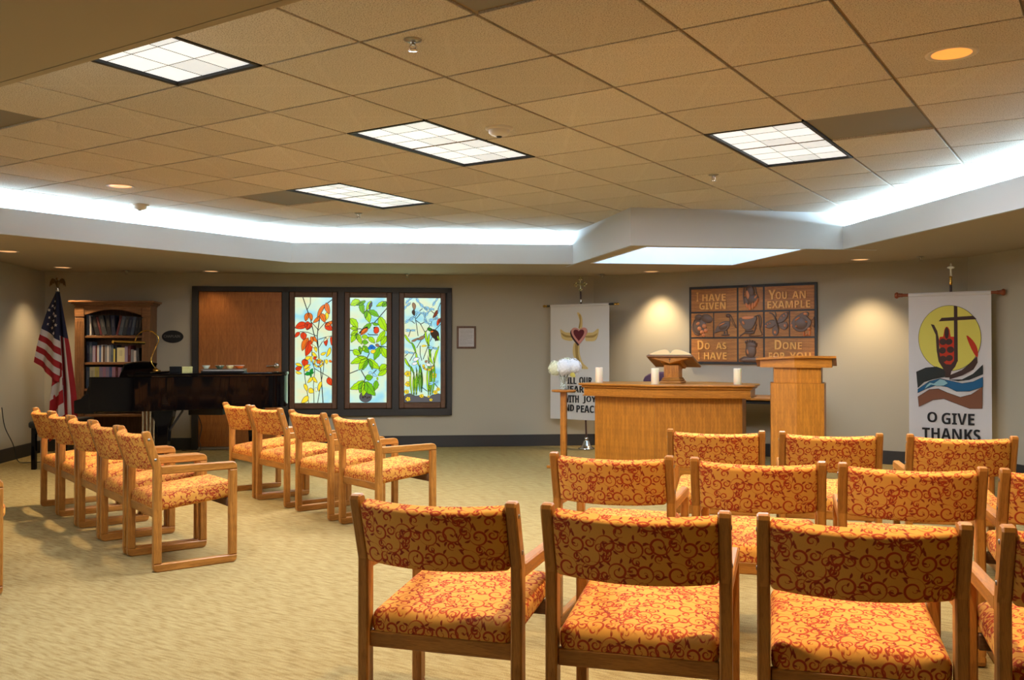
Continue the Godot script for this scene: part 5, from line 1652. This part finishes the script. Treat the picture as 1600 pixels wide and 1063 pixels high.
# ---------------------------------------------------------------- piano
func piano() -> void:
	var t := thing("grand_piano", "closed glossy black grand piano with raised music desk", "piano")
	var bent := smooth_path([Vector3(-4.25, 0, 9.33), Vector3(-3.85, 0, 9.33), Vector3(-3.58, 0, 9.42), Vector3(-3.3, 0, 9.62), Vector3(-3.0, 0, 9.82), Vector3(-2.75, 0, 9.93), Vector3(-2.58, 0, 10.02), Vector3(-2.49, 0, 10.16), Vector3(-2.5, 0, 10.34), Vector3(-2.62, 0, 10.48), Vector3(-2.85, 0, 10.55)], 7)
	var p := PackedVector2Array()
	for v in bent: p.append(Vector2(v.x, v.z))
	p.append(Vector2(-4.25, 10.74))
	if area2(p) < 0: p.reverse()
	var cw := Transform3D(Basis(Vector3.RIGHT, Vector3(0, 0, -1), Vector3.UP), Vector3())
	var st := begin()
	prism(st, p, 0.63, 0.978, cw, 0.006, true)
	obj("case", st, M.gloss, t)
	var lid := PackedVector2Array()
	for v in inset(p, -0.012):
		lid.append(v)
	st = begin()
	for q in Geometry2D.intersect_polygons(lid, pv([-3.86, 5, 0, 5, 0, 15, -3.86, 15])):
		prism(st, q, 0.984, 1.012, cw, 0.007, true)
	obj("lid", st, M.gloss, t)
	st = begin()
	slab(st, Vector3(-3.86, 1.012, -10.7), Vector3(-3.7, 1.026, -9.5), Transform3D(), 0.004)
	obj("folded_lid_flap", st, M.gloss, t)
	# key bed and cheeks
	st = begin()
	slab(st, Vector3(-4.4, 0.61, -10.74), Vector3(-4.2, 0.68, -9.33), Transform3D(), 0.006)
	obj("key_bed", st, M.gloss, t)
	for z in [9.33, 10.66]:
		st = begin()
		prism(st, pv([-4.4, 0.67, -4.4, 0.74, -4.33, 0.76, -4.28, 0.82, -4.25, 0.9, -4.24, 0.97, -4.2, 0.97, -4.2, 0.67]), -z - 0.08, -z, Transform3D(), 0.004)
		obj("cheek", st, M.gloss, t)
	st = begin()
	for k in 52:
		slab(st, Vector3(-4.385, 0.68, -9.425 - (k + 1) * 0.0235 + 0.001), Vector3(-4.24, 0.70, -9.425 - k * 0.0235 - 0.001), Transform3D(), 0.001)
	tag(obj("white_keys", st, M.cream, t), "", "", "", "stuff")
	# music desk: leans away from the player
	st = begin()
	var dp := PackedVector2Array([Vector2(9.45, 0.975), Vector2(10.25, 0.975), Vector2(10.28, 1.12)])
	for i in 9:
		var k := i / 8.0
		dp.append(Vector2(lerpf(10.28, 9.42, k), 1.12 + 0.03 * sin(PI * k)))
	var dd := Transform3D(Basis(Vector3(0, 0, -1), Vector3(0.42, 0.907, 0), Vector3(0.907, -0.42, 0)), Vector3(-3.99 - 0.41, 0.09, 0))
	prism(st, dp, -0.008, 0.008, dd, 0.003)
	obj("music_desk", st, M.gloss, t)
	for q in [[-3.6, 9.62], [-4.0, 10.55], [-2.85, 10.28]]:
		st = begin()
		prism(st, pv([-0.045, 0.0, 0.045, 0.0, 0.05, 0.1, 0.042, 0.14, 0.06, 0.45, 0.1, 0.56, 0.11, 0.632, -0.11, 0.632, -0.1, 0.56, -0.06, 0.45, -0.042, 0.14, -0.05, 0.1]), -0.05, 0.05, Transform3D(Basis(), V(Vector2(q[0], q[1]), 0.035)) * Transform3D(Basis.from_scale(Vector3(1, 0.94, 1)), Vector3()), 0.006)
		var lg := obj("leg", st, M.gloss, t)
		st = begin()
		tube(st, [V(Vector2(q[0], q[1]), 0.022) + Vector3(0, 0, -0.013), V(Vector2(q[0], q[1]), 0.022) + Vector3(0, 0, 0.013)], 0.022, 16)
		obj("caster", st, M.brass, lg)
	st = begin()
	tube(st, [Vector3(-3.42, 0.625, -9.66), Vector3(-3.56, 0.4, -9.63)], 0.012, 8)
	obj("brace", st, M.black, t)
	# pedal lyre
	st = begin()
	for z in [9.9, 10.0, 10.1, 10.2]:
		tube(st, [Vector3(-3.93, 0.2, -z), Vector3(-3.93, 0.64, -z)], 0.009, 8)
	obj("lyre_rod", st, M.chrome, t)
	st = begin()
	slab(st, Vector3(-3.98, 0.1, -10.24), Vector3(-3.86, 0.2, -9.86), Transform3D(), 0.01)
	obj("lyre_box", st, M.gloss, t)
	for z in [9.95, 10.05, 10.15]:
		st = begin()
		slab(st, Vector3(-4.12, 0.13, -z - 0.02), Vector3(-3.97, 0.145, -z + 0.02), Transform3D(), 0.006)
		obj("pedal", st, M.brass, t)
	st = begin()
	slab(st, Vector3(-3.49, 0.55, -10.2), Vector3(-3.12, 0.632, -10.02), Transform3D(), 0.004)
	obj("control_box", st, M.black, t)
	# bench
	var b := thing("piano_bench", "low black piano bench at the keyboard, behind the row of chairs", "bench", at(-4.86, 0, -10.05))
	st = begin()
	pillow(st, Vector3(0.36, 0.07, 0.76), 0.025, func(v: Vector3) -> Vector3: return v + Vector3(0, 0.47, 0), 4, 3)
	obj("seat", st, M.black, b)
	st = begin()
	slab(st, Vector3(-0.16, 0.37, -0.35), Vector3(0.16, 0.44, 0.35), Transform3D(), 0.004)
	obj("apron", st, M.gloss, b)
	for q in [[-0.16, -0.35], [0.115, -0.35], [-0.16, 0.305], [0.115, 0.305]]:
		st = begin()
		slab(st, Vector3(q[0], 0, q[1]), Vector3(q[0] + 0.045, 0.38, q[1] + 0.045), Transform3D(), 0.005)
		obj("leg", st, M.gloss, b)
	# brass lamp standing on the piano behind the desk
	var l := thing("piano_lamp", "brass gooseneck piano lamp with a tube shade, over the music desk", "lamp", at(-3.93, 0.0, -9.93))
	st = begin()
	lathe(st, [Vector2(0, 1.0262), Vector2(0.05, 1.0262), Vector2(0.054, 1.032), Vector2(0.03, 1.045), Vector2(0.012, 1.06), Vector2(0, 1.062)], 20, at(0.12, 0, 0))
	obj("base", st, M.brass, l)
	st = begin()
	tube(st, smooth_path([Vector3(0.12, 1.05, 0), Vector3(0.07, 1.14, 0.0), Vector3(0.12, 1.28, 0.0), Vector3(0.15, 1.35, 0.0), Vector3(0.13, 1.41, 0), Vector3(0.06, 1.455, 0), Vector3(-0.02, 1.45, 0), Vector3(-0.08, 1.4, 0), Vector3(-0.1, 1.345, 0)], 6), 0.006, 8)
	obj("neck", st, M.brass, l)
	st = begin()
	tube(st, [Vector3(-0.235, 1.338, 0.24), Vector3(-0.06, 1.328, -0.14)], 0.017, 14)
	obj("lamp_shade", st, M.brass, l)
	# things lying on the lid
	var y0 := 1.0122
	var tr := thing("folder", "flat black folder with a shiny edge lying on the piano lid", "folder", Transform3D(Basis.from_euler(Vector3(0, 0.18, 0)), Vector3(-3.12, y0, -10.16)))
	st = begin()
	slab(st, Vector3(-0.25, 0, -0.16), Vector3(0.2, 0.014, 0.16), Transform3D(), 0.003)
	obj("lower_cover", st, M.black, tr)
	st = begin()
	slab(st, Vector3(-0.23, 0.014, -0.155), Vector3(0.19, 0.024, 0.155), Transform3D(), 0.001)
	obj("pages", st, mat(col(190, 190, 180), 0.5), tr)
	st = begin()
	slab(st, Vector3(-0.25, 0.024, -0.16), Vector3(0.2, 0.034, 0.16), Transform3D(), 0.003)
	obj("upper_cover", st, M.steel, tr)
	var bxs := [[-3.62, 10.02, 0.115, 0.062, 0.1, M.black, "small_box", "small black box at the keyboard end of the things on the piano lid", "box"],
		[-3.51, 10.04, 0.085, 0.06, 0.09, mat(col(232, 230, 160), 0.6), "small_box", "small cream-yellow box beside the black box on the piano lid", "box"]]
	for q in bxs:
		var k := thing(q[6], q[7], q[8], at(q[0], y0, -q[1]))
		st = begin()
		slab(st, Vector3(-q[2] / 2, 0, -q[4] / 2), Vector3(q[2] / 2, q[3] * 0.72, q[4] / 2), Transform3D(), 0.003)
		obj("body", st, q[5], k)
		st = begin()
		slab(st, Vector3(-q[2] / 2 - 0.001, q[3] * 0.72, -q[4] / 2 - 0.001), Vector3(q[2] / 2 + 0.001, q[3], q[4] / 2 + 0.001), Transform3D(), 0.003)
		obj("lid", st, q[5], k)
	var dishes := [[-3.34, 10.14, 0.042, col(196, 206, 190), "small pale glass dish on the folder, nearest the cream box"], [-3.2, 10.17, 0.05, col(70, 84, 62), "small dark green dish in the middle of the folder"], [-3.09, 10.18, 0.045, col(206, 190, 130), "small gold-patterned dish on the folder"], [-2.99, 10.19, 0.055, col(206, 96, 30), "amber dish with a pale rim at the end of the folder"]]
	for q in dishes:
		var k := thing("small_dish", q[4], "dish", at(q[0], y0 + 0.0342, -q[1]))
		st = begin()
		lathe(st, [Vector2(0, 0), Vector2(q[2] * 0.5, 0), Vector2(q[2] * 0.6, 0.006), Vector2(q[2], 0.034), Vector2(q[2] * 0.92, 0.034), Vector2(q[2] * 0.5, 0.01), Vector2(0, 0.008)], 20)
		obj("bowl", st, mat(q[3], 0.15), k)
		st = begin()
		lathe(st, [Vector2(q[2] * 0.9, 0.0335), Vector2(q[2] * 1.02, 0.033), Vector2(q[2] * 1.02, 0.037), Vector2(q[2] * 0.9, 0.038)], 20)
		obj("rim", st, mat(col(228, 226, 206), 0.2), k)
	# cords
	var c1 := begin()
	tube(c1, smooth_path([Vector3(-3.42, 0.543, -10.12), Vector3(-3.44, 0.4, -10.3), Vector3(-3.6, 0.22, -10.7), Vector3(-3.72, 0.1, -11.1), Vector3(-3.85, 0.006, -11.4), Vector3(-4.1, 0.005, -11.55)], 8), 0.005, 6)
	tag(obj("power_cord", c1, M.black), "thin black cord hanging from the box under the piano", "cord")
	var c2 := begin()
	tube(c2, smooth_path([Vector3(-5.60, 0.62, -10.2), Vector3(-5.62, 0.4, -10.3), Vector3(-5.56, 0.2, -10.36), Vector3(-5.5, 0.02, -10.35), Vector3(-5.36, 0.005, -10.3), Vector3(-5.1, 0.005, -10.55), Vector3(-4.95, 0.005, -10.9)], 8), 0.005, 6)
	tag(obj("power_cord", c2, M.black), "thin black cord running down the left wall and over the carpet", "cord")

# ---------------------------------------------------------------- bookcase
func bookcase() -> void:
	var w := on_wall(W0, W1, 0.0, 0.0, 0.0145)
	var t := thing("bookcase", "brown wooden bookcase with arched top and pilasters behind the piano", "bookcase", w)
	var D := 0.3
	var st := begin()
	for e in [[0.47, 0.5], [1.315, 1.345]]:
		slab(st, Vector3(e[0], 0, 0), Vector3(e[1], 1.79, D), Transform3D(), 0.003)
	obj("side_panel", st, M.case_y, t)
	st = begin()
	slab(st, Vector3(0.49, 0.05, 0.002), Vector3(1.32, 1.78, 0.012), Transform3D(), 0.0)
	obj("back_panel", st, M.dark_y, t)
	for y in [0.08, 0.44, 0.755, 1.075, 1.4]:
		st = begin()
		slab(st, Vector3(0.5, y, 0.01), Vector3(1.315, y + 0.03, D - 0.015), Transform3D(), 0.002)
		obj("shelf", st, M.case_x, t)
	for e in [[0.467, 0.575], [1.25, 1.348]]:
		st = begin()
		slab(st, Vector3(e[0], 0.1, D - 0.02), Vector3(e[1], 1.64, D + 0.012), Transform3D(), 0.003)
		for k in 4:
			slab(st, Vector3(e[0] + 0.016 + k * 0.02, 0.14, D + 0.01), Vector3(e[0] + 0.028 + k * 0.02, 1.6, D + 0.016), Transform3D(), 0.002)
		obj("pilaster", st, M.case_y, t)
		st = begin()
		slab(st, Vector3(e[0] - 0.003, 1.655, D - 0.02), Vector3(e[1] + 0.003, 1.775, D + 0.02), Transform3D(), 0.004)
		slab(st, Vector3(e[0] + 0.01, 1.635, D - 0.02), Vector3(e[1] - 0.01, 1.66, D + 0.01), Transform3D(), 0.002)
		obj("corner_block", st, M.case_x, t)
	var arch := PackedVector2Array([Vector2(1.25, 1.79), Vector2(0.575, 1.79), Vector2(0.575, 1.672)])
	for i in 15:
		var k := i / 14.0
		arch.append(Vector2(lerpf(0.59, 1.235, k), 1.68 + 0.066 * sin(PI * k)))
	arch.append(Vector2(1.25, 1.672))
	st = begin()
	prism(st, arch, D - 0.02, D + 0.006, Transform3D(), 0.002)
	obj("arched_valance", st, M.case_x, t)
	st = begin()
	for k in [[0.0, 1.775, 1.79], [0.012, 1.79, 1.806], [0.035, 1.806, 1.826], [0.058, 1.826, 1.85]]:
		slab(st, Vector3(0.467 - k[0], k[1], 0.0), Vector3(1.348 + k[0], k[2], D + 0.015 + k[0]), Transform3D(), 0.005)
	obj("cornice", st, M.case_x, t)
	st = begin()
	slab(st, Vector3(0.46, 0, 0), Vector3(1.355, 0.1, D + 0.02), Transform3D(), 0.004)
	obj("plinth", st, M.case_x, t)

	# books: [shelf top, list of (width, height, lean, colour name)]
	var hue := {"black": col(26, 24, 28), "navy": col(34, 40, 62), "maroon": col(86, 26, 30), "charcoal": col(52, 54, 58), "white": col(196, 190, 184), "grey": col(120, 122, 126), "lavender": col(150, 136, 158), "slate": col(70, 82, 96), "cream": col(206, 198, 150), "pink": col(178, 130, 142), "brown": col(84, 60, 44), "blue": col(74, 96, 136), "yellow": col(206, 192, 96)}
	var rows := [[1.431, "top shelf", [[0.028, 0.25, 0.0, "slate"], [0.02, 0.24, 0.04, "white"], [0.05, 0.235, 0.25, "black"], [0.026, 0.23, 0.24, "maroon"], [0.054, 0.24, 0.22, "charcoal"], [0.05, 0.245, 0.12, "black"], [0.046, 0.245, 0.08, "navy"], [0.026, 0.245, -0.2, "maroon"], [0.044, 0.235, -0.2, "slate"], [0.042, 0.235, -0.19, "charcoal"], [0.04, 0.23, -0.18, "navy"], [0.036, 0.23, -0.16, "slate"], [0.034, 0.225, -0.13, "black"], [0.034, 0.225, -0.1, "charcoal"]]],
		[1.106, "second shelf", [[0.034, 0.25, 0.03, "navy"], [0.03, 0.245, 0.03, "slate"], [0.034, 0.2, 0.0, "lavender"], [0.018, 0.2, 0.0, "maroon"], [0.022, 0.205, 0.0, "white"], [0.024, 0.2, 0.0, "blue"], [0.018, 0.21, 0.0, "white"], [0.022, 0.205, 0.0, "brown"], [0.026, 0.2, 0.0, "grey"], [0.02, 0.2, 0.0, "white"], [0.024, 0.21, 0.0, "grey"], [0.028, 0.21, 0.0, "slate"], [0.02, 0.16, 0.0, "yellow"], [0.02, 0.21, 0.0, "black"], [0.09, 0.175, 0.0, "cream"], [0.034, 0.19, 0.0, "lavender"], [0.036, 0.2, 0.0, "maroon"], [0.034, 0.155, 0.0, "grey"], [0.03, 0.14, 0.0, "white"], [0.03, 0.17, 0.05, "charcoal"]]],
		[0.786, "third shelf", [[0.04, 0.26, 0.0, "slate"], [0.06, 0.26, 0.0, "cream"], [0.05, 0.26, 0.0, "yellow"], [0.04, 0.26, 0.0, "lavender"], [0.036, 0.26, 0.0, "pink"], [0.04, 0.26, 0.0, "lavender"], [0.03, 0.26, 0.0, "blue"], [0.04, 0.26, 0.0, "pink"], [0.03, 0.26, 0.0, "maroon"], [0.036, 0.255, 0.0, "pink"], [0.036, 0.25, 0.0, "slate"], [0.04, 0.25, 0.0, "lavender"], [0.04, 0.25, 0.0, "grey"], [0.05, 0.24, 0.0, "navy"], [0.04, 0.25, 0.0, "brown"]]]]
	for r in rows:
		var last := PackedVector2Array([Vector2(0.5, 0), Vector2(0.5772, 0), Vector2(0.5772, 0.4), Vector2(0.5, 0.4)])
		var list: Array = r[2]
		for bi in list.size():
			var b: Array = list[bi]
			var wd: float = b[0]
			var h: float = b[1]
			var lean: float = b[2]
			# slide the book up to its left neighbour; its low corner stands on the shelf
			var x := last[0].x - 0.02
			var quad2 := PackedVector2Array()
			for k in 600:
				quad2 = PackedVector2Array()
				var up := maxf(0.0, -Vector2(wd, 0).rotated(lean).y)
				for v in [Vector2(0, 0), Vector2(wd, 0), Vector2(wd, h), Vector2(0, h)]:
					quad2.append(v.rotated(lean) + Vector2(x, up))
				if x > last[0].x and Geometry2D.intersect_polygons(quad2, last).is_empty(): break
				x += 0.001
			x += 0.0008
			var far := 0.0
			for v in quad2: far = maxf(far, v.x)
			if far > 1.246: break
			last = PackedVector2Array()
			for v in quad2: last.append(v + Vector2(0.0008, 0))
			var dp := rng.randf_range(0.17, 0.2)
			var g0: String = "the left pilaster" if bi == 0 else "a %s" % list[bi - 1][3]
			var g1: String = "the right pilaster" if bi == list.size() - 1 else "a %s book" % list[bi + 1][3]
			var k := thing("book", "%s book, %s of the bookcase, between %s and %s" % [b[3], r[1], g0, g1], "book", w * Transform3D(Basis.from_euler(Vector3(0, 0, lean)), Vector3(x, r[0] + maxf(0.0, -Vector2(wd, 0).rotated(lean).y) + 0.0008, D - 0.06 - dp)), "books on the %s of the bookcase" % r[1])
			var m := mat(hue[b[3]], 0.6)
			st = begin()
			slab(st, Vector3(0, 0, 0), Vector3(0.003, h, dp), Transform3D(), 0.0005)
			slab(st, Vector3(wd - 0.003, 0, 0), Vector3(wd, h, dp), Transform3D(), 0.0005)
			slab(st, Vector3(0, 0, dp - 0.004), Vector3(wd, h, dp), Transform3D(), 0.0015)
			obj("cover", st, m, k)
			st = begin()
			slab(st, Vector3(0.003, 0.004, 0.004), Vector3(wd - 0.003, h - 0.004, dp - 0.004), Transform3D(), 0.0)
			obj("pages", st, M.cream, k)
			if wd > 0.025:
				st = begin()
				slab(st, Vector3(wd * 0.3, h * 0.42, dp - 0.001), Vector3(wd * 0.7, h * 0.82, dp + 0.0006), Transform3D(), 0.0)
				obj("spine_label", st, mat(hue[b[3]].lerp(col(150, 140, 120), 0.35), 0.6), k)

# ---------------------------------------------------------------- flag
func flag() -> void:
	var t := thing("flag", "furled stars-and-stripes flag on an eagle-topped pole in the corner", "flag", at(-5.25, 0, -10.72))
	var st := begin()
	lathe(st, [Vector2(0, 0), Vector2(0.14, 0), Vector2(0.145, 0.012), Vector2(0.1, 0.03), Vector2(0.05, 0.05), Vector2(0.025, 0.09), Vector2(0, 0.09)], 28)
	obj("pole_base", st, M.gold, t)
	st = begin()
	tube(st, [Vector3(0, 0.05, 0), Vector3(0, 1.96, 0)], 0.013, 12)
	obj("pole", st, mat(col(120, 84, 46), 0.4), t)
	st = begin()
	lathe(st, [Vector2(0.016, 1.925), Vector2(0.02, 1.94), Vector2(0.014, 1.955), Vector2(0.02, 1.968), Vector2(0.012, 1.98), Vector2(0, 1.982)], 14)
	obj("ferrule", st, M.chrome, t)
	st = begin()
	ball(st, Vector3(0.022, 0.042, 0.022), at(0, 2.02, 0), 8, 12)
	ball(st, Vector3(0.013, 0.016, 0.013), at(-0.004, 2.076, 0.004), 6, 10)
	tube(st, [Vector3(-0.012, 2.076, 0.006), Vector3(-0.026, 2.07, 0.01)], 0.006, 6, 0.001)
	for s in [-1.0, 1.0]:
		prism(st, pv([s * 0.012, 2.0, s * 0.015, 2.045, s * 0.03, 2.07, s * 0.052, 2.082, s * 0.07, 2.075, s * 0.086, 2.04, s * 0.092, 1.985, s * 0.078, 2.005, s * 0.07, 2.0, s * 0.058, 2.025, s * 0.045, 2.02, s * 0.03, 2.035, s * 0.022, 2.01]), -0.01, 0.008, Transform3D(), 0.003)
	prism(st, pv([-0.012, 1.99, 0.012, 1.99, 0.022, 1.955, 0.0, 1.95, -0.022, 1.955]), -0.008, 0.006, Transform3D(), 0.002)
	obj("eagle", st, M.gold, t)
	var red := mat(col(158, 20, 24), 0.8)
	var white := mat(col(206, 196, 188), 0.85)
	var navy := mat(col(32, 34, 58), 0.85)
	for m in [red, white, navy]:
		m.backlight_enabled = true
		m.backlight = Color(0.12, 0.12, 0.12)
	# each sheet lies between a left and a right edge curve; folds run down it
	var edge := func(pts: Array, v: float) -> Vector2:
		var n := pts.size() - 1
		var k := clampf(v, 0, 1) * n
		var i := mini(int(k), n - 1)
		return (pts[i] as Vector2).lerp(pts[i + 1], k - i)
	var point := func(sheet: Array, u: float, v: float, lift: float) -> Vector3:
		var a: Vector2 = edge.call(sheet[0], v)
		var b: Vector2 = edge.call(sheet[1], v)
		var p := a.lerp(b, u)
		var grow := clampf(a.distance_to(b) * 5.0, 0.0, 1.0)
		return Vector3(p.x, p.y, sheet[2] + sheet[3] * u + lift + grow * (0.028 * sin(u * 8.0 + v * 3.0) + 0.012 * sin(u * 17.0 + 1.0) * v))
	var patch := func(called: String, sheet: Array, u0: float, u1: float, v0: Callable, v1: Callable, m: Material, parent: Node) -> MeshInstance3D:
		var s2 := begin()
		var nu := 18
		var nv := 10
		for side in [1.0, -1.0]:
			s2.set_smooth_group(6 if side > 0 else 7)
			for i in nu:
				for j in nv:
					var q := []
					for c in [[0, 0], [1, 0], [1, 1], [0, 1]]:
						var u := lerpf(u0, u1, float(i + c[0]) / nu)
						q.append(point.call(sheet, u, lerpf(v0.call(u), v1.call(u), float(j + c[1]) / nv), side * 0.0012))
					quad(s2, q[0], q[1], q[2], q[3], Vector3(0, 0, side))
		return obj(called, s2, m, parent)
	var flat := func(v: float) -> Callable: return func(_u: float) -> float: return v
	var front := [[Vector2(0.024, 1.93), Vector2(-0.06, 1.74), Vector2(-0.127, 1.511), Vector2(-0.18, 1.31), Vector2(-0.224, 1.115)], [Vector2(0.032, 1.93), Vector2(0.055, 1.66), Vector2(0.078, 1.37), Vector2(0.092, 1.11), Vector2(0.105, 0.845)], 0.075, 0.03]
	var back := [[Vector2(0.0, 1.925), Vector2(-0.03, 1.6), Vector2(-0.03, 1.25), Vector2(-0.02, 0.85), Vector2(0.03, 0.3)], [Vector2(0.036, 1.925), Vector2(0.094, 1.62), Vector2(0.155, 1.27), Vector2(0.222, 0.72), Vector2(0.232, 0.3)], 0.045, -0.03]
	var low := [[Vector2(-0.015, 0.98), Vector2(-0.035, 0.72), Vector2(-0.045, 0.45), Vector2(-0.05, 0.2)], [Vector2(0.1, 1.1), Vector2(0.105, 0.85), Vector2(0.11, 0.6), Vector2(0.12, 0.38)], 0.06, 0.02]
	var cn: MeshInstance3D = patch.call("canton", front, 0.0, 1.0, flat.call(0.0), flat.call(0.515), navy, t)
	var vs := 0.515
	for k in 6:
		patch.call("stripe", front, 0.0, 1.0, flat.call(vs + k * 0.0809), flat.call(vs + (k + 1) * 0.0809), white if k % 2 == 0 else red, t)
	patch.call("canton", back, 0.0, 1.0, flat.call(0.0), func(u: float) -> float: return 0.36 + 0.06 * u, navy, t)
	for k in 4:
		patch.call("stripe", back, 0.28 + k * 0.18, 0.28 + (k + 1) * 0.18, func(u: float) -> float: return 0.36 + 0.06 * u, flat.call(1.0), white if k % 2 == 0 else red, t)
	patch.call("stripe", back, 0.0, 0.28, flat.call(0.38), flat.call(1.0), red, t)
	for k in 5:
		patch.call("stripe", low, 0.0, 1.0, flat.call(k * 0.2), flat.call((k + 1) * 0.2), red if k % 2 == 0 else white, t)
	for s in [[0.5, 0.13], [0.3, 0.2], [0.72, 0.2], [0.15, 0.27], [0.48, 0.28], [0.82, 0.28], [0.22, 0.35], [0.55, 0.355], [0.86, 0.37], [0.2, 0.43], [0.48, 0.44], [0.72, 0.47]]:
		var o: Vector3 = point.call(front, s[0], s[1], 0.0)
		var sr := 0.021 if s[1] > 0.15 else 0.014
		var star := PackedVector2Array()
		for i in 10:
			star.append(Vector2.UP.rotated(TAU * i / 10.0 + 0.1) * -(sr if i % 2 == 0 else sr * 0.42))
		st = begin()
		prism(st, star, 0.001, 0.004, Transform3D(Basis(), o), 0.0)
		obj("star", st, white, cn)
